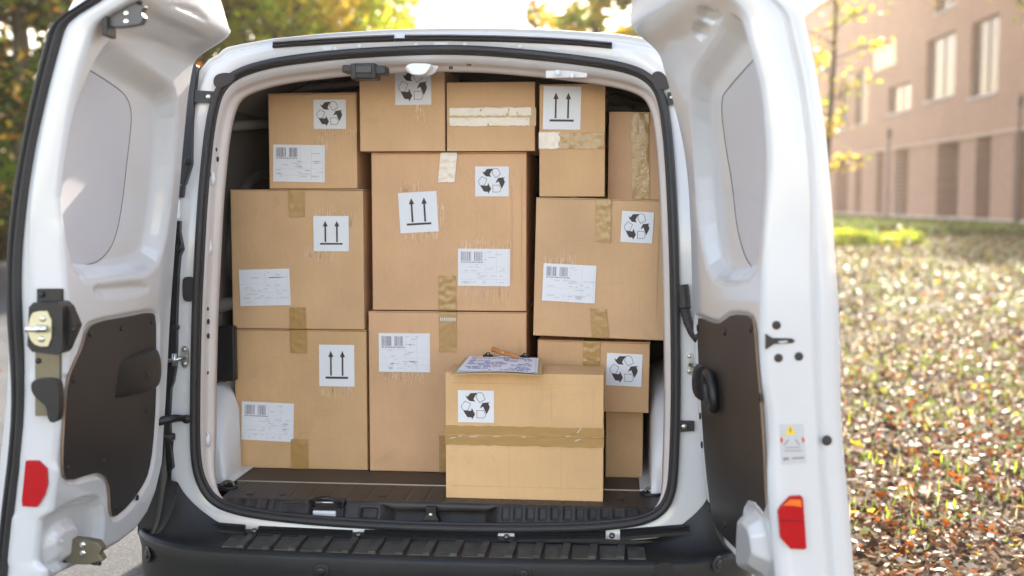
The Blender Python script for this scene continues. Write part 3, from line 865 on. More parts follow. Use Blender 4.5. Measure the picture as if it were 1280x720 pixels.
    def on(d, u, z, h=0.0):
        u = np.asarray(u, float); z = np.asarray(z, float)
        w = float(d.surf(u, z) - d.disp(u.reshape(1), z.reshape(1))[0]) + h
        return d.P(u, w, z)
    def flat(d, name, poly, base, thick, m, sp=.03, bevel=0, side=None):
        """plate over the inner skin, following only the smooth surface"""
        mb = plate(poly, lambda a, b, h: d.P(a, float(d.surf(a, b)) + base + h, b), thick, sp, 0, 1 if side else None)
        return mb.build(name, [m, side] if side else m, d.root, bevel)
    def end_pt(d, px, py, h=0.0):
        p = at_plane(px, py, d.H + d.u * (d.U + .012 + h), d.u); return p
    def end_plate(d, name, pts, h0, thick, m, sm=1, bevel=.002):
        P = [d.end_pt(x, y, h0 + thick) for x, y in pts]
        P = [((p - d.H).dot(d.n), p.z) for p in P]
        if sm: P = chaikin(P, sm)
        return plate(P, lambda a, b, h: d.P(d.U + .012 + h0 + h, a, b), thick, .05).build(name, m, d.root, bevel)

# -------- left door
LD = Door(-1, -.668, -.035, -3.0, .60,
          hinge=[(250, 47), (246, 60), (240, 90), (232, 170), (223, 280), (215, 380), (209, 500), (205, 560), (203, 620)],
          free=[(130, 0), (118, 40), (107, 70), (95, 110), (87, 150), (82, 200), (79, 250), (80, 300), (84, 340), (88, 400), (88, 450), (84, 500), (80, 560), (72, 600), (66, 650), (60, 720)],
          outer=[(76, 0), (62, 45), (52, 80), (42, 130), (30, 180), (20, 240), (13, 300), (10, 360), (12, 400), (13, 440), (11, 480), (7, 530), (0, 580), (-6, 640), (-12, 720)],
          bottom=[(206, 555), (202, 590), (194, 625), (184, 650), (170, 670), (150, 686), (120, 702), (90, 716)])
rec = LD.poly([(143, 44), (168, 66), (205, 92), (219, 104), (224, 130), (221, 190), (214, 260), (207, 310), (196, 340), (170, 352), (120, 358), (96, 352), (84, 315), (76, 262), (81, 195), (93, 132), (114, 82), (130, 55)], 1)
LD.feats.append((rec, .040, .055))
pan = LD.poly([(116, 76), (160, 104), (179, 120), (184.5, 140), (183, 165), (177, 215), (172, 260), (164, 300), (151, 321), (136, 331), (98, 332), (86, 300), (84, 250), (92, 180), (102, 110)], 2)
brd = LD.poly([(110, 410), (125, 402), (160, 396), (190, 390), (196, 396), (196, 440), (196, 500), (192, 560), (187, 590), (180, 606), (162, 632), (143, 648), (139, 640), (138.5, 612), (134, 597), (126, 591), (116, 592), (86, 602), (80, 592), (80, 560), (83, 510), (86, 475), (96, 452), (104, 436)], 1)
brd_o = LD.poly([(106, 404), (125, 396), (160, 390), (190, 384), (200, 392), (200, 440), (200, 500), (196, 562), (191, 592), (184, 610), (164, 638), (143, 655), (135, 644), (134, 614), (130, 602), (122, 597), (88, 608), (74, 594), (75, 560), (79, 510), (82, 475), (92, 452), (100, 434)], 1)
LD.feats.append((brd_o, .008, .008))
# pressed box around the lower latch
LD.feats.append((LD.poly([(50, 648), (85, 628), (116, 617), (128, 622), (132, 650), (128, 690), (110, 704), (50, 722)], 1), .022, .02))
LD.feats.append((LD.poly([(64, 676), (80, 652), (100, 646), (108, 660), (98, 700), (70, 716)], 1), -.020, .025))
# shelf below the window
LD.feats.append((LD.poly([(112, 352), (160, 344), (186, 350), (190, 366), (160, 376), (120, 376)], 1), .012, .03))
LD.feats.append((LD.poly([(190, 3), (240, 4), (262, 24), (258, 30), (236, 20), (205, 8)], 1), .012, .015))
LD.build('left rear door, its long black weather seal facing the camera', [(.02, .004), (.06, .010), (.12, .012), (.45, .012), (.60, .012), (.64, .008), (.68, .008), (.72, .006), (1.0, .002)])
LD.flat('window_blank', pan, -.044, .007, M['panelgrey'], .04, .0015)
MB().tube([LD.P(a, float(LD.surf(a, b)) - .0372, b) for a, b in pan], .0011, 6, closed=True).build('window_blank_gap', M['rubber'], LD.root)
LD.flat('inner_board', brd, -.006, .0045, M['board'], .04, side=M['boardedge'])
for x, y in ((114, 417), (153, 410), (190, 402), (93, 475), (184.5, 512), (86, 585), (130, 577), (172, 622), (145, 634)):
    u, z, w = LD.trace(x, y); disc(LD.P(u, float(LD.surf(u, z)) - .0015, z), LD.n, .0075, .003).build('board_clip', M['plastic'], LD.root)
# pull handle
hpoly = LD.poly([(157, 458), (163, 448), (178, 443), (197, 443), (198, 450), (198, 486), (180, 489), (164, 487), (157, 478)], 1, off=.02)
u0 = min(p[0] for p in hpoly); u1 = max(p[0] for p in hpoly); z0 = min(p[1] for p in hpoly); z1 = max(p[1] for p in hpoly)
def handle(d, u0, u1, z0, z1, th=.035):
    R = []
    for i, a in enumerate(np.linspace(0, 1, 14)):
        u = u0 + (u1 - u0) * a; h = th * math.sin(min(1, (1 - a) * 1.15) * PI / 2) ** .7 * (1 if a > 0 else .9)
        zz0 = z0 + (z1 - z0) * .12 * a ** 3; zz1 = z1 - (z1 - z0) * .10 * a ** 3
        sb = float(d.surf(u, (z0 + z1) / 2)) - .006
        ring = []
        for t in np.linspace(0, PI, 12):
            ring.append(d.P(u, sb + h * math.sin(t) ** .45, (zz0 + zz1) / 2 + (zz1 - zz0) / 2 * math.cos(t)))
        R.append(ring)
    mb = MB().grid(R, 0, True); mb.add(R[0], [tuple(range(12))]); mb.add(R[-1], [tuple(range(12))])
    return mb.build('pull_handle', M['plastic'], d.root)
handle(LD, u0, u1, z0, z1)
u, z, w = LD.trace(190, 468, .035); disc(LD.P(u, float(LD.surf(u, z)) + .026, z), LD.n, .0055, .003, sz=1.5).build('handle_screw_hole', M['hole_shade'], LD.root)
# seal strip with two ribs along the free edge
so = interp([( (lambda p: (p.z, (p - LD.H).dot(LD.n)))(at_plane(x, y, LD.H + LD.u * LD.U, LD.u)))[0:2] for x, y in [(74, 0), (61, 45), (51, 80), (41, 130), (29, 180), (19, 240), (12, 300), (9, 360), (11, 400), (15, 440), (18, 480), (18, 530), (14, 560), (9, 600), (3, 650), (-4, 720)]])
si = interp([( (lambda p: (p.z, (p - LD.H).dot(LD.n)))(at_plane(x, y, LD.H + LD.u * LD.U, LD.u)))[0:2] for x, y in [(95, 0), (80, 45), (70, 90), (58, 130), (47, 180), (38, 240), (30, 300), (27, 350), (30, 400), (33, 440), (34, 480), (33, 530), (30, 560), (25, 600), (20, 640), (12, 720)]])
R = []
for z in np.linspace(.46, 1.80, 80):
    a, b = float(so(z)), float(si(z)); R.append([LD.P(LD.U + du, a + (b - a) * f + float(LD.lean(z)), z) for f, du in ((0, .002), (.02, .012), (.12, .017), (.26, .017), (.34, .010), (.44, .009), (.52, .018), (.66, .020), (.78, .014), (.88, .013), (.98, .011), (1, .002))])
MB().grid(R, 0, True).build('door_edge_seal', M['rubber'], LD.root)
# reflector
LD.end_plate('red_reflector', [(32, 576), (47, 576), (58, 586), (59, 606), (55, 620), (46, 634), (28, 633), (27, 626)], .0, .007, M['red'], 0)
# centre lock
def dbox(d, name, px0, px1, py0, py1, h0, th, m, bev=.003):
    return d.end_plate(name, [(px0, py0), (px1, py0), (px1, py1), (px0, py1)], h0, th, m, 0, bev)
dbox(LD, 'lock_bracket', 46, 77, 361, 380, .0, .010, M['plastic'])
dbox(LD, 'lock_bracket', 44, 74, 440, 520, .0, .012, M['olive'])
LD.end_plate('lock_body', [(36, 384), (42, 378), (72, 378), (78, 384), (78, 438), (72, 444), (40, 440), (34, 432)], .0, .050, M['plastic'], 0, .004)
LD.end_plate('lock_cheek', [(70, 380), (84, 382), (95, 408), (82, 438), (70, 444)], .0, .030, M['plastic'], 0, .003)
LD.end_plate('lock_plate', [(38, 395), (43, 389), (64, 389), (64, 433), (46, 433), (37, 424), (34.5, 410)], .048, .006, M['brass'], 1, .001)
for x, y in ((53.5, 398.5), (52, 424)):
    p = LD.end_pt(x, y, .054); disc(p, LD.u, .0065, .003).build('lock_rivet', M['steel'], LD.root)
p = LD.end_pt(58, 411, .062); q = LD.end_pt(32, 412, .066)
MB().tube([p, p * .5 + q * .5, q], [.0075, .006, .005], 10).build('lock_pin', M['chrome'], LD.root)
MB().tube([LD.end_pt(50, 411, .064), LD.end_pt(45, 411, .066)], .0085, 10).build('lock_collar', M['chrome'], LD.root)
for x, y in ((80, 391), (91, 412), (48, 451), (52, 368)):
    disc(LD.end_pt(x, y, .03 if x > 70 else .012), LD.u, .006, .004).build('bolt', M['plastic'], LD.root)
LD.end_plate('release_lever', [(38, 480), (44, 474), (68, 474), (74, 482), (73, 520), (70, 529), (60, 527), (58, 508), (50, 502), (40, 492)], .012, .022, M['plastic'], 1, .004)
# latches sticking out at top and bottom
def claw(d, px, py, m, sc=1.0, flip=1, dep=-.03):
    u, z, w = d.trace(px, py)
    b = float(d.surf(u, z)) + dep
    mb = MB()
    rot = lambda du, h, dz: d.P(u + du * sc, b + h * sc, z + dz * sc * flip)
    pr = [(-.012, 0), (.010, 0), (.018, .012)]
    outl = [(0, -.020), (.030, -.022), (.058, -.020), (.088, -.014), (.098, .002), (.090, .014), (.100, .030), (.060, .040), (.016, .036), (0, .030)]
    v = [rot(-.013, h, dz) for h, dz in outl] + [rot(.013, h, dz) for h, dz in outl]; n = len(outl)
    mb.add(v, [tuple(range(n)), tuple(range(2 * n - 1, n - 1, -1))] + [(i, (i + 1) % n, n + (i + 1) % n, n + i) for i in range(n)])
    v = [rot(.020, h, dz) for h, dz in outl[:6]] + [rot(.027, h, dz) for h, dz in outl[:6]]
    o = mb.build('latch_claw', m, d.root, .002)
    mb = MB(); mb.box(-.03, .03, -.004, .010, -.045, .05)
    T = Matrix.Translation(d.P(u, b, z)) @ Matrix((( d.u.x, d.n.x, 0), (d.u.y, d.n.y, 0), (0, 0, 1))).to_4x4()
    mb.v = [tuple(T @ (Vector(q) * sc)) for q in mb.v]; mb.build('latch_base', M['plastic'], d.root, .002)
    for dz in (-.008, .012):
        c = rot(.013, .052, dz); disc(c, d.u, .0075 * sc, .003).build('latch_rivet', M['chrome'], d.root)
    MB().tube([rot(-.02, .01, .03), rot(-.02, .06, .045), rot(.0, .085, .04)], .006 * sc, 8).build('latch_spring', M['plastic'], d.root)
claw(LD, 137, 24, mat('dark_grey_latch_metal', (.09, .088, .085), .4, metal=.4), .80, 1, -.004)
claw(LD, 94, 683, M['olive'], .92, -1, -.026)

# -------- right door
RD = Door(1, .650, -.035, 7.0, .60,
          hinge=[(818, 50), (826, 80), (835, 112), (847, 150), (857, 200), (861, 260), (863, 330), (865, 400), (869, 480), (874, 560), (880, 620), (886, 655)],
          free=[(925, 0), (932, 40), (940, 75), (951, 120), (959, 170), (961, 210), (958, 260), (953, 310), (950, 360), (948, 400), (950, 450), (953, 500), (957, 560), (961, 640), (967, 700)],
          outer=[(1000, 0), (1012, 50), (1025, 110), (1034, 180), (1040, 250), (1044, 320), (1046, 370), (1051, 392), (1050, 480), (1053, 560), (1060, 620), (1066, 700)],
          bottom=[(886, 640), (889, 655), (896, 673), (908, 692), (922, 708), (936, 721)], ln=.05, rise=.12)
rrec = RD.poly([(860, 100), (872, 70), (905, 12), (925, 20), (938, 60), (952, 120), (956, 200), (952, 300), (944, 352), (910, 362), (886, 352), (874, 300), (868, 240), (862, 160)], 1)
RD.feats.append((rrec, .034, .050))
rpan = RD.poly([(936, 60), (918, 78), (890, 112), (884, 122), (884, 145), (889, 185), (897, 230), (902, 280), (910, 314), (919, 333), (929, 340), (944, 340), (951, 310), (955, 250), (955, 190), (948, 120)], 1)
RD.feats.append((RD.poly([(862, 42), (868, 24), (888, 32), (880, 54)], 1), .012, .008))
RD.feats.append((RD.poly([(868, 22), (872, 4), (905, 14), (896, 34)], 1), .012, .008))
rbrd = RD.poly([(870.5, 398), (876, 398), (890, 404), (898, 405), (906, 399), (915, 393), (938, 395), (942, 410), (944, 445), (949, 500), (953, 560), (955, 620), (957, 644), (937, 632), (931, 645), (930, 694), (910, 678), (890, 655), (884, 610), (879, 560), (875, 500), (872, 450)], 1)
rbrd_o = RD.poly([(867, 392), (876, 393), (890, 398), (898, 399), (904, 394), (914, 387), (940, 389), (947, 410), (949, 445), (954, 500), (958, 560), (960, 650), (938, 622), (927, 640), (926, 700), (908, 684), (887, 658), (880, 610), (875, 560), (871, 500), (868, 450)], 1)
RD.feats.append((rbrd_o, .008, .008))
RD.feats.append((RD.poly([(933, 640), (939, 632), (957, 650), (966, 722), (932, 722)], 1), -.030, .03))
RD.build('right rear door seen almost edge on, with a warning sticker on its edge', [(.02, .004), (.05, .010), (.09, .012), (.40, .012), (.60, .012), (.64, .010), (.67, .003), (.71, .003), (.74, .009), (.80, .009), (.84, .006), (1.0, .0)])
RD.flat('window_blank', rpan, -.038, .006, M['panelgrey'], .04, .0015)
MB().tube([RD.P(a, float(RD.surf(a, b)) - .0322, b) for a, b in rpan], .0013, 6, closed=True).build('window_blank_gap', M['rubber2'], RD.root)
RD.flat('inner_board', rbrd, -.006, .0045, M['board'], .04, side=M['boardedge'])
for x, y in ((872, 410), (905, 415), (937, 411), (949, 497), (875, 520), (877, 556), (886, 635), (906, 655)):
    u, z, w = RD.trace(x, y); disc(RD.P(u, float(RD.surf(u, z)) - .0015, z), RD.n, .0085, .003).build('board_clip', M['plastic'], RD.root)
hp = RD.poly([(866, 452), (884, 460), (884, 498), (868, 490)], 0)
u0 = .035; u1 = .125; z0 = min(p[1] for p in hp); z1 = max(p[1] for p in hp)
handle(RD, u1, u0, z0, z1, .032)
c = RD.trace(894, 489); pts = []
for t in np.linspace(0, 2 * PI, 29)[:-1]:
    uu = c[0] + .036 * math.cos(t) ; zz = c[1] + .038 * math.sin(t) - .012 * math.cos(t)
    pts.append(RD.P(uu, float(RD.surf(uu, zz)) + .012, zz))
MB().tube(pts, .0105, 10, closed=True).build('grab_ring', M['plastic'], RD.root)
pp = [(c[0] + .028 * math.cos(t), c[1] + .030 * math.sin(t)) for t in np.linspace(0, 2 * PI, 25)[:-1]]
RD.flat('grab_recess', pp, 0, .002, M['hole_shade'], .03)
# the end face
for x, y, r in ((970.5, 406.5, .0085), (973, 447.5, .0085), (998.5, 445.5, .0085), (1033.5, 550.5, .0100)):
    disc(RD.end_pt(x, y, 0.0), RD.u, r, .002).build('edge_hole', M['hole_shade'], RD.root)  # dark discs painted in place of the shade in open holes
RD.end_plate('striker_slot', [(957, 417), (966, 422.5), (990, 423), (994, 426), (991, 429), (968, 430), (957, 437)], .0, .003, M['hole_shade'], 0, .001)
p = RD.end_pt(973, 428, .004); q = RD.end_pt(984, 427, .004); MB().tube([p, q], .003, 8).build('striker_bar', M['steel'], RD.root)
RD.end_plate('edge_lamp', [(988, 621), (1002, 620), (1004, 624), (1008, 685), (1005, 687), (988, 686), (976, 673), (973, 640), (976, 634)], .0, .009, M['red'], 0)
RD.end_plate('edge_lamp_amber', [(979, 632), (988, 624.5), (1001, 624.5), (1002.5, 634), (990, 632)], .0085, .002, M['orange'], 0, .0005)
RD.end_plate('edge_lamp_divider', [(974.5, 650), (1005.5, 651), (1005.5, 652), (974.5, 651)], .0085, .0012, mat('dark_red_line', (.12, .004, .006), .3), 0, 0)
RD.end_plate('warning_sticker', [(974, 530), (1004, 530), (1008, 579), (977, 581)], .0, .0008, mat('pale_grey_sticker', (.50, .49, .48), .5, var=(60, .3, (.42, .41, .41))), 0, 0)
stk = lambda n, pts, m: RD.end_plate(n, pts, .0006, .0008, m, 0, 0)
yel = mat('yellow_ink', (.80, .55, .02), .5); redink = mat('red_ink', (.62, .05, .03), .5)
stk('warning_triangle', [(981, 543), (995, 543), (988, 531.5)], yel)
RD.end_plate('exclamation_mark', [(987.3, 535), (988.7, 535), (988.5, 541), (987.5, 541)], .0012, .0008, M['ink'], 0, 0)
stk('sticker_red_mark', [(975, 550), (977, 546), (979, 550), (977, 555)], redink); stk('sticker_red_mark', [(1002, 549), (1004, 546), (1006, 551), (1004, 554)], redink)
for pts in ([(980, 556), (985, 549), (986, 550), (981, 557)], [(995, 549), (1000, 556), (999, 557), (994, 550)], [(982, 559), (1000, 559), (1000, 560), (982, 560)], [(981, 563), (1002, 563), (1002, 564), (981, 564)],
            [(979, 572), (986, 571.5), (986.5, 575), (979, 576)], [(990, 572), (1005, 571), (1005, 573.5), (990, 574)]):
    stk('sticker_print', pts, M['inkmid'])

# =================================================================== CARTONS
def ns(poly, c, sx, sy): return [((x - c[0]) / sx, -(y - c[1]) / sy) for x, y in poly]
_c = (231.5, 510); _s = 293.0; _t = 264.0
REC_DARK = [ns(p, _c, _s, _t) for p in (
    [(187, 401), (244, 398), (224, 424), (212, 450), (226, 469), (180, 466), (157, 443), (146, 419), (164, 430)],
    [(346, 473), (332, 484), (344, 512), (340, 528), (318, 573), (306, 548), (290, 510), (262, 525), (284, 480)],
    [(129, 547), (192, 547), (198, 524), (224, 575), (200, 619), (195, 601), (161, 599)])]
REC_LINE = [ns(p, _c, _s, _t) for p in (
    [(242, 400), (262, 394), (281, 398), (290, 408), (306, 450), (262, 477), (232, 436)],
    [(143, 467), (188, 490), (165, 544), (130, 545), (112, 515), (115, 505)],
    [(238, 543), (296, 543), (310, 574), (306, 592), (292, 604), (240, 604)])]
ARW = []
for cx in (-.165, .165):
    ARW += [[(cx - .024, -.24), (cx + .024, -.24), (cx + .024, .22), (cx - .024, .22)], [(cx - .072, .205), (cx + .072, .205), (cx, .36)]]
ARW.append([(-.32, -.315), (.32, -.315), (.32, -.265), (-.32, -.265)])

def local_plate(name, poly, yo, th, m, parent, sm=0):
    """poly in the box front plane (x, z); sits yo in front of it"""
    P = chaikin(poly, sm) if sm else poly
    n = len(P); mb = MB()
    a = [(p[0], -yo - th, p[1]) for p in P]; b = [(p[0], -yo, p[1]) for p in P]
    vs, es, fs, *_ = delaunay_2d_cdt([Vector((float(p[0]), float(p[1]))) for p in P], [], [list(range(n))], 1, 1e-7)
    mb.add([(v.x, -yo - th, v.y) for v in vs], [tuple(f) for f in fs])
    mb.add(a + b, [(i, (i + 1) % n, n + (i + 1) % n, n + i) for i in range(n)])
    return mb.build(name, m, parent)

def tf(poly, cx, cz, w, h, rot, sh=0):
    c, s = math.cos(rot), math.sin(rot)
    return [(cx + x * w * c - y * h * s, cz + x * w * s + y * h * c) for x, y in poly]

SQ = [(-.5, -.5), (.5, -.5), (.5, .5), (-.5, .5)]
def multi(name, polys, yo, th, m, parent):
    mb = MB()
    for P in polys:
        n = len(P)
        vs, es, fs, *_ = delaunay_2d_cdt([Vector((float(p[0]), float(p[1]))) for p in P], [], [list(range(n))], 1, 1e-9)
        mb.add([(v.x, -yo - th, v.y) for v in vs], [tuple(f) for f in fs])
        a = [(p[0], -yo - th, p[1]) for p in P]; b = [(p[0], -yo, p[1]) for p in P]
        mb.add(a + b, [(i, (i + 1) % n, n + (i + 1) % n, n + i) for i in range(n)])
    return mb.build(name, m, parent)

def ribbon(P, w):
    out = []; n = len(P)
    for i in range(n):
        a = np.array(P[i]); b = np.array(P[(i + 1) % n]); d = b - a; L = np.linalg.norm(d)
        if L < 1e-9: continue
        d /= L; q = np.array([-d[1], d[0]]) * w / 2; a = a - d * w * .4; b = b + d * w * .4
        out.append([tuple(a - q), tuple(b - q), tuple(b + q), tuple(a + q)])
    return out

class Box:
    n = 0
    def __init__(s, px, y, depth, label, col, rot=0.0, yaw=0.0, roll=0.0, seam=None, zfix=None, flaps=True, h_over=None, word=None):
        """px = (x0, x1, ytop, ybottom) of the front face in the photograph"""
        Box.n += 1; s.seed = Box.n
        x0, x1, yt, yb = px
        a = at_y(x0, (yt + yb) / 2, y); b = at_y(x1, (yt + yb) / 2, y)
        zt = at_y((x0 + x1) / 2, yt, y).z; zb = at_y((x0 + x1) / 2, yb, y).z
        if zfix is not None: zb = zfix
        s.w = b.x - a.x; s.h = zt - zb; s.d = depth; s.top = zt
        s.e = empty('cardboard_box', ((a.x + b.x) / 2, y, zb), label, 'box', 'cartons loaded in the van')
        s.e.rotation_euler = (0, roll, yaw)
        s.M = Matrix.Translation(s.e.location) @ s.e.rotation_euler.to_matrix().to_4x4(); s.Mi = s.M.inverted()
        s.m = mat_card('cardboard_%02d' % Box.n, col, Box.n)
        w2 = s.w / 2; h = s.h; d = depth
        r = random.Random(Box.n * 5)
        j = lambda k=.0016: r.uniform(-k, k)
        mb = MB()
        # carton walls with a slight bulge on the front
        N = 9
        F_ = []
        for i in range(N):
            row = []
            for k in range(N):
                u = i / (N - 1); v = k / (N - 1)
                bul = -.0022 * math.sin(PI * u) * math.sin(PI * v) * (1 + .4 * math.sin(3 * u + Box.n))
                row.append((-w2 + s.w * u, bul if seam is None else 0, h * v))
            F_.append(row)
        c = .0022   # rounded edge
        def ring(yy, ins):
            P = []
            for (ax, az) in ((-1, 0), (1, 0), (1, 1), (-1, 1)):
                P.append((ax * (w2 - ins), yy, (ins if az == 0 else h - ins)))
            return P
        # front grid inset by c, then rounded rim, then sides
        G = [[(p[0] * (1 - c / w2), p[1], c + p[2] * (1 - 2 * c / h)) for p in row] for row in F_]
        mb.grid(G, 0, True)
        rim = lambda ins, yy: [(-w2 + ins, yy, ins), (w2 - ins, yy, ins), (w2 - ins, yy, h - ins), (-w2 + ins, yy, h - ins)]
        rs = [rim(c, 0), rim(c * .3, c * .3), rim(0, c), rim(.0, d * .5), rim(0, d - c), rim(c, d)]
        mb.grid(rs, 0, False, wrap_v=True); mb.add(rs[-1], [(0, 1, 2, 3)])
        mb.build('carton', s.m, s.e)
        s.edge = mat_card('cardboard_edge_%02d' % Box.n, tuple(q * .72 for q in col), Box.n)
        if flaps and seam is None:
            # two top flaps meeting across the middle, a little uneven, raw edge to the front
            gap = .0015; t = .0032
            for sgn in (-1, 1):
                xa, xb = (-w2 - .0006, -gap) if sgn < 0 else (gap, w2 + .0006)
                lift = r.uniform(.0002, .0014); li = r.uniform(.0002, .0012)
                v = [(xa, .0005 + j(.0008), h + .0002), (xb, .0005 + j(.0008), h + lift), (xb, d, h + li), (xa, d, h + .0002)]
                v += [(p[0], p[1], p[2] + t) for p in v]
                MB().add(v, [(3, 2, 1, 0), (4, 5, 6, 7), (0, 1, 5, 4), (1, 2, 6, 5), (2, 3, 7, 6), (3, 0, 4, 7)]).build('flap', [s.m], s.e, bevel=.0008, seg=1)
            s.h += t
        if seam is not None:
            t = .0032
            if seam[0] == 'h':
                zs = seam[1] * h; parts = [(-w2, w2, .0, zs - .0012), (-w2, w2, zs + .0012, h)]
            else:
                xs = -w2 + seam[1] * s.w; parts = [(-w2, xs - .0012, 0, h), (xs + .0012, w2, 0, h)]
            for xa, xb, za, zb_ in parts:
                bo = r.uniform(0, .0012)
                R = []
                for u in np.linspace(0, 1, 7):
                    row = []
                    for v in np.linspace(0, 1, 7):
                        row.append((xa + (xb - xa) * u, -t - bo * math.sin(PI * u) * math.sin(PI * v), za + (zb_ - za) * v))
                    R.append(row)
                q = MB().grid(R, 0, True)
                bd = [R[i][0] for i in range(7)] + [R[6][k] for k in range(1, 7)] + [R[i][6] for i in range(5, -1, -1)] + [R[0][k] for k in range(5, 0, -1)]
                bk = [(p[0], .0, p[2]) for p in bd]; n = len(bd)
                q.add(bd + bk, [(i, (i + 1) % n, n + (i + 1) % n, n + i) for i in range(n)])
                q.build('flap', s.m, s.e)
            s.f0 = t + .0012
        else: s.f0 = .0026
    def loc(s, px, py):
        p0 = s.M @ Vector((0, -s.f0, 0)); n = s.M.to_3x3() @ Vector((0, 1, 0))
        p = s.Mi @ at_plane(px, py, p0, n); return p.x, p.z
    def rect(s, x0, y0, x1, y1):
        a = s.loc(x0, (y0 + y1) / 2); b = s.loc(x1, (y0 + y1) / 2); c = s.loc((x0 + x1) / 2, y0); d = s.loc((x0 + x1) / 2, y1)
        return (a[0] + b[0]) / 2, (c[1] + d[1]) / 2, b[0] - a[0], c[1] - d[1]
    def scuff(s, x0, y0, x1, y1):
        cx, cz, w_, h_ = s.rect(x0, y0, x1, y1)
        r = random.Random(int(x0 * 7 + y0)); P = []
        for _ in range(int(60 * max(w_ * 8, .5))):
            x = cx + w_ * (r.random() - .5); t = r.random(); z = cz + h_ * (r.random() - .5) * (1 - abs(x - cx) / w_)
            L = r.uniform(.004, .016); q = r.uniform(.0004, .0011)
            P.append([(x, z - L), (x + q, z - L), (x + q + r.uniform(-.0006, .0006), z + L), (x, z + L * .7)])
        o = multi('paper_scuff', P, s.f0 - .0004, .0004, M['scuff'], s.e); o['kind'] = 'stuff'
    def recycle(s, x0, y0, x1, y1, rot=0):
        cx, cz, w_, h_ = s.rect(x0, y0, x1, y1)
        p = local_plate('recycling_sticker', tf(SQ, cx, cz, w_, h_, rot), s.f0, .0005, M['label'], s.e)
        T = lambda P: tf(P, cx, cz, w_, h_, rot)
        multi('recycling_symbol', [T(P) for P in REC_DARK], s.f0 + .0005, .0004, M['ink'], p)
        multi('symbol_outline', [q for P in REC_LINE for q in ribbon(T(P), .0011)], s.f0 + .0005, .0004, M['ink'], p)
    def arrows(s, x0, y0, x1, y1, rot=0):
        cx, cz, w_, h_ = s.rect(x0, y0, x1, y1)
        p = local_plate('this_way_up_sticker', tf(SQ, cx, cz, w_, h_, rot), s.f0, .0005, M['label'], s.e)
        k = min(w_, h_)
        multi('arrow_symbol', [tf(P, cx, cz, w_, h_, rot) for P in ARW], s.f0 + .0005, .0004, M['ink'], p)
    def shipping(s, x0, y0, x1, y1, rot=0, plain=False):
        cx, cz, w_, h_ = s.rect(x0, y0, x1, y1); r = random.Random(s.seed + 90)
        p = local_plate('shipping_label', tf(SQ, cx, cz, w_, h_, rot), s.f0, .0005, M['label'], s.e)
        T = lambda P: tf(P, cx, cz, w_, h_, rot)
        rc = lambda a, b, c, d: [(a, b), (c, b), (c, d), (a, d)]
        if not plain:
            bars = []
            for a0, a1 in ((-.44, -.25), (-.19, -.03)):
                x = a0
                while x < a1:
                    wb = r.choice((.006, .010, .016)); bars.append(T(rc(x, .17, min(x + wb, a1), .42))); x += wb + r.choice((.006, .008, .012))
            multi('barcode', bars, s.f0 + .0005, .0003, M['inkmid'], p)
            x = -.44; tx = []
            while x < -.03: wl_ = r.uniform(.02, .05); tx.append(T(rc(x, .125, x + wl_, .15))); x += wl_ + .012
            multi('barcode_digits', tx, s.f0 + .0005, .0003, M['inkmid'], p)
        ln = []
        for a, b, c, d in ((-.46, .08, .0, .084), (-.46, -.14, .46, -.136), (.02, .45, .024, -.14), (.24, .45, .244, -.45), (-.46, -.32, .46, -.316), (.02, .02, .46, .024), (.46, .45, .464, -.45), (-.24, -.32, -.236, -.46), (0, -.32, .004, -.46)):
            ln.append(T(rc(a, min(b, d), c, max(b, d))))
        for _ in range(34):
            a = r.uniform(-.44, .36); b = r.choice((.40, .34, .26, .20, .05, .0, -.05, -.10, -.19, -.24, -.29, -.36, -.41)); L = r.uniform(.04, .13)
            if not plain and a < 0 and b > .1: continue
            ln.append(T(rc(a, b, a + L, b + .018)))
        multi('form_print', ln, s.f0 + .0005, .0003, M['inkpale'], p)
    def tape(s, x0, y0, x1, y1, m='tape', over=None, skew=0, torn=None, wr=.0006):
        """flat strip; over='top' / 'bottom' folds it round the box edge"""
        cx, cz, w_, h_ = s.rect(x0, y0, x1, y1); r = random.Random(s.seed * 31 + int(x0 + y0))
        nx, nz = (10, 22) if h_ > w_ else (30, 8)
        top = s.h + .0006
        za, zb_ = cz - h_ / 2, cz + h_ / 2
        path = [(-(s.f0 + .0008), za + (zb_ - za) * t) for t in np.linspace(0, 1, nz)]
        if over == 'top':
            path = [(-(s.f0 + .0008), za + (top - za) * t) for t in np.linspace(0, 1, nz)] + [(.004, top + .0002), (.06, top + .0003)]
        if over == 'bottom':
            path = [(.05, -.0006), (.003, -.0008)] + [(-(s.f0 + .0008), 0 + (zb_) * t) for t in np.linspace(0, 1, nz)]
        R = []
        ph = r.uniform(0, 9)
        for i, (yy, zz) in enumerate(path):
            row = []
            for k, u in enumerate(np.linspace(-.5, .5, nx)):
                x = cx + w_ * u + skew * (zz - cz)
                e = 0
                if i in (0, len(path) - 1) and torn != 'clean' : e = r.uniform(-.0015, .0015)
                n = wr * 1.2 * (mnoise.noise((x * 75 + ph, zz * 75, ph)) + .6 * mnoise.noise((x * 190, zz * 60 + ph, 3)) + .9)
                row.append((x, yy - (n if yy < -.001 else 0), zz + (e if yy < -.001 else 0)))
            R.append(row)
        mb = MB().grid(R, 0, True)
        mb.build('packing_tape', M[m], s.e)

CB = (.69, .43, .228)        # cardboard base colour
def cc(k=1.0, r=1.0, b=1.0): return (CB[0] * k * r, CB[1] * k, CB[2] * k * b)

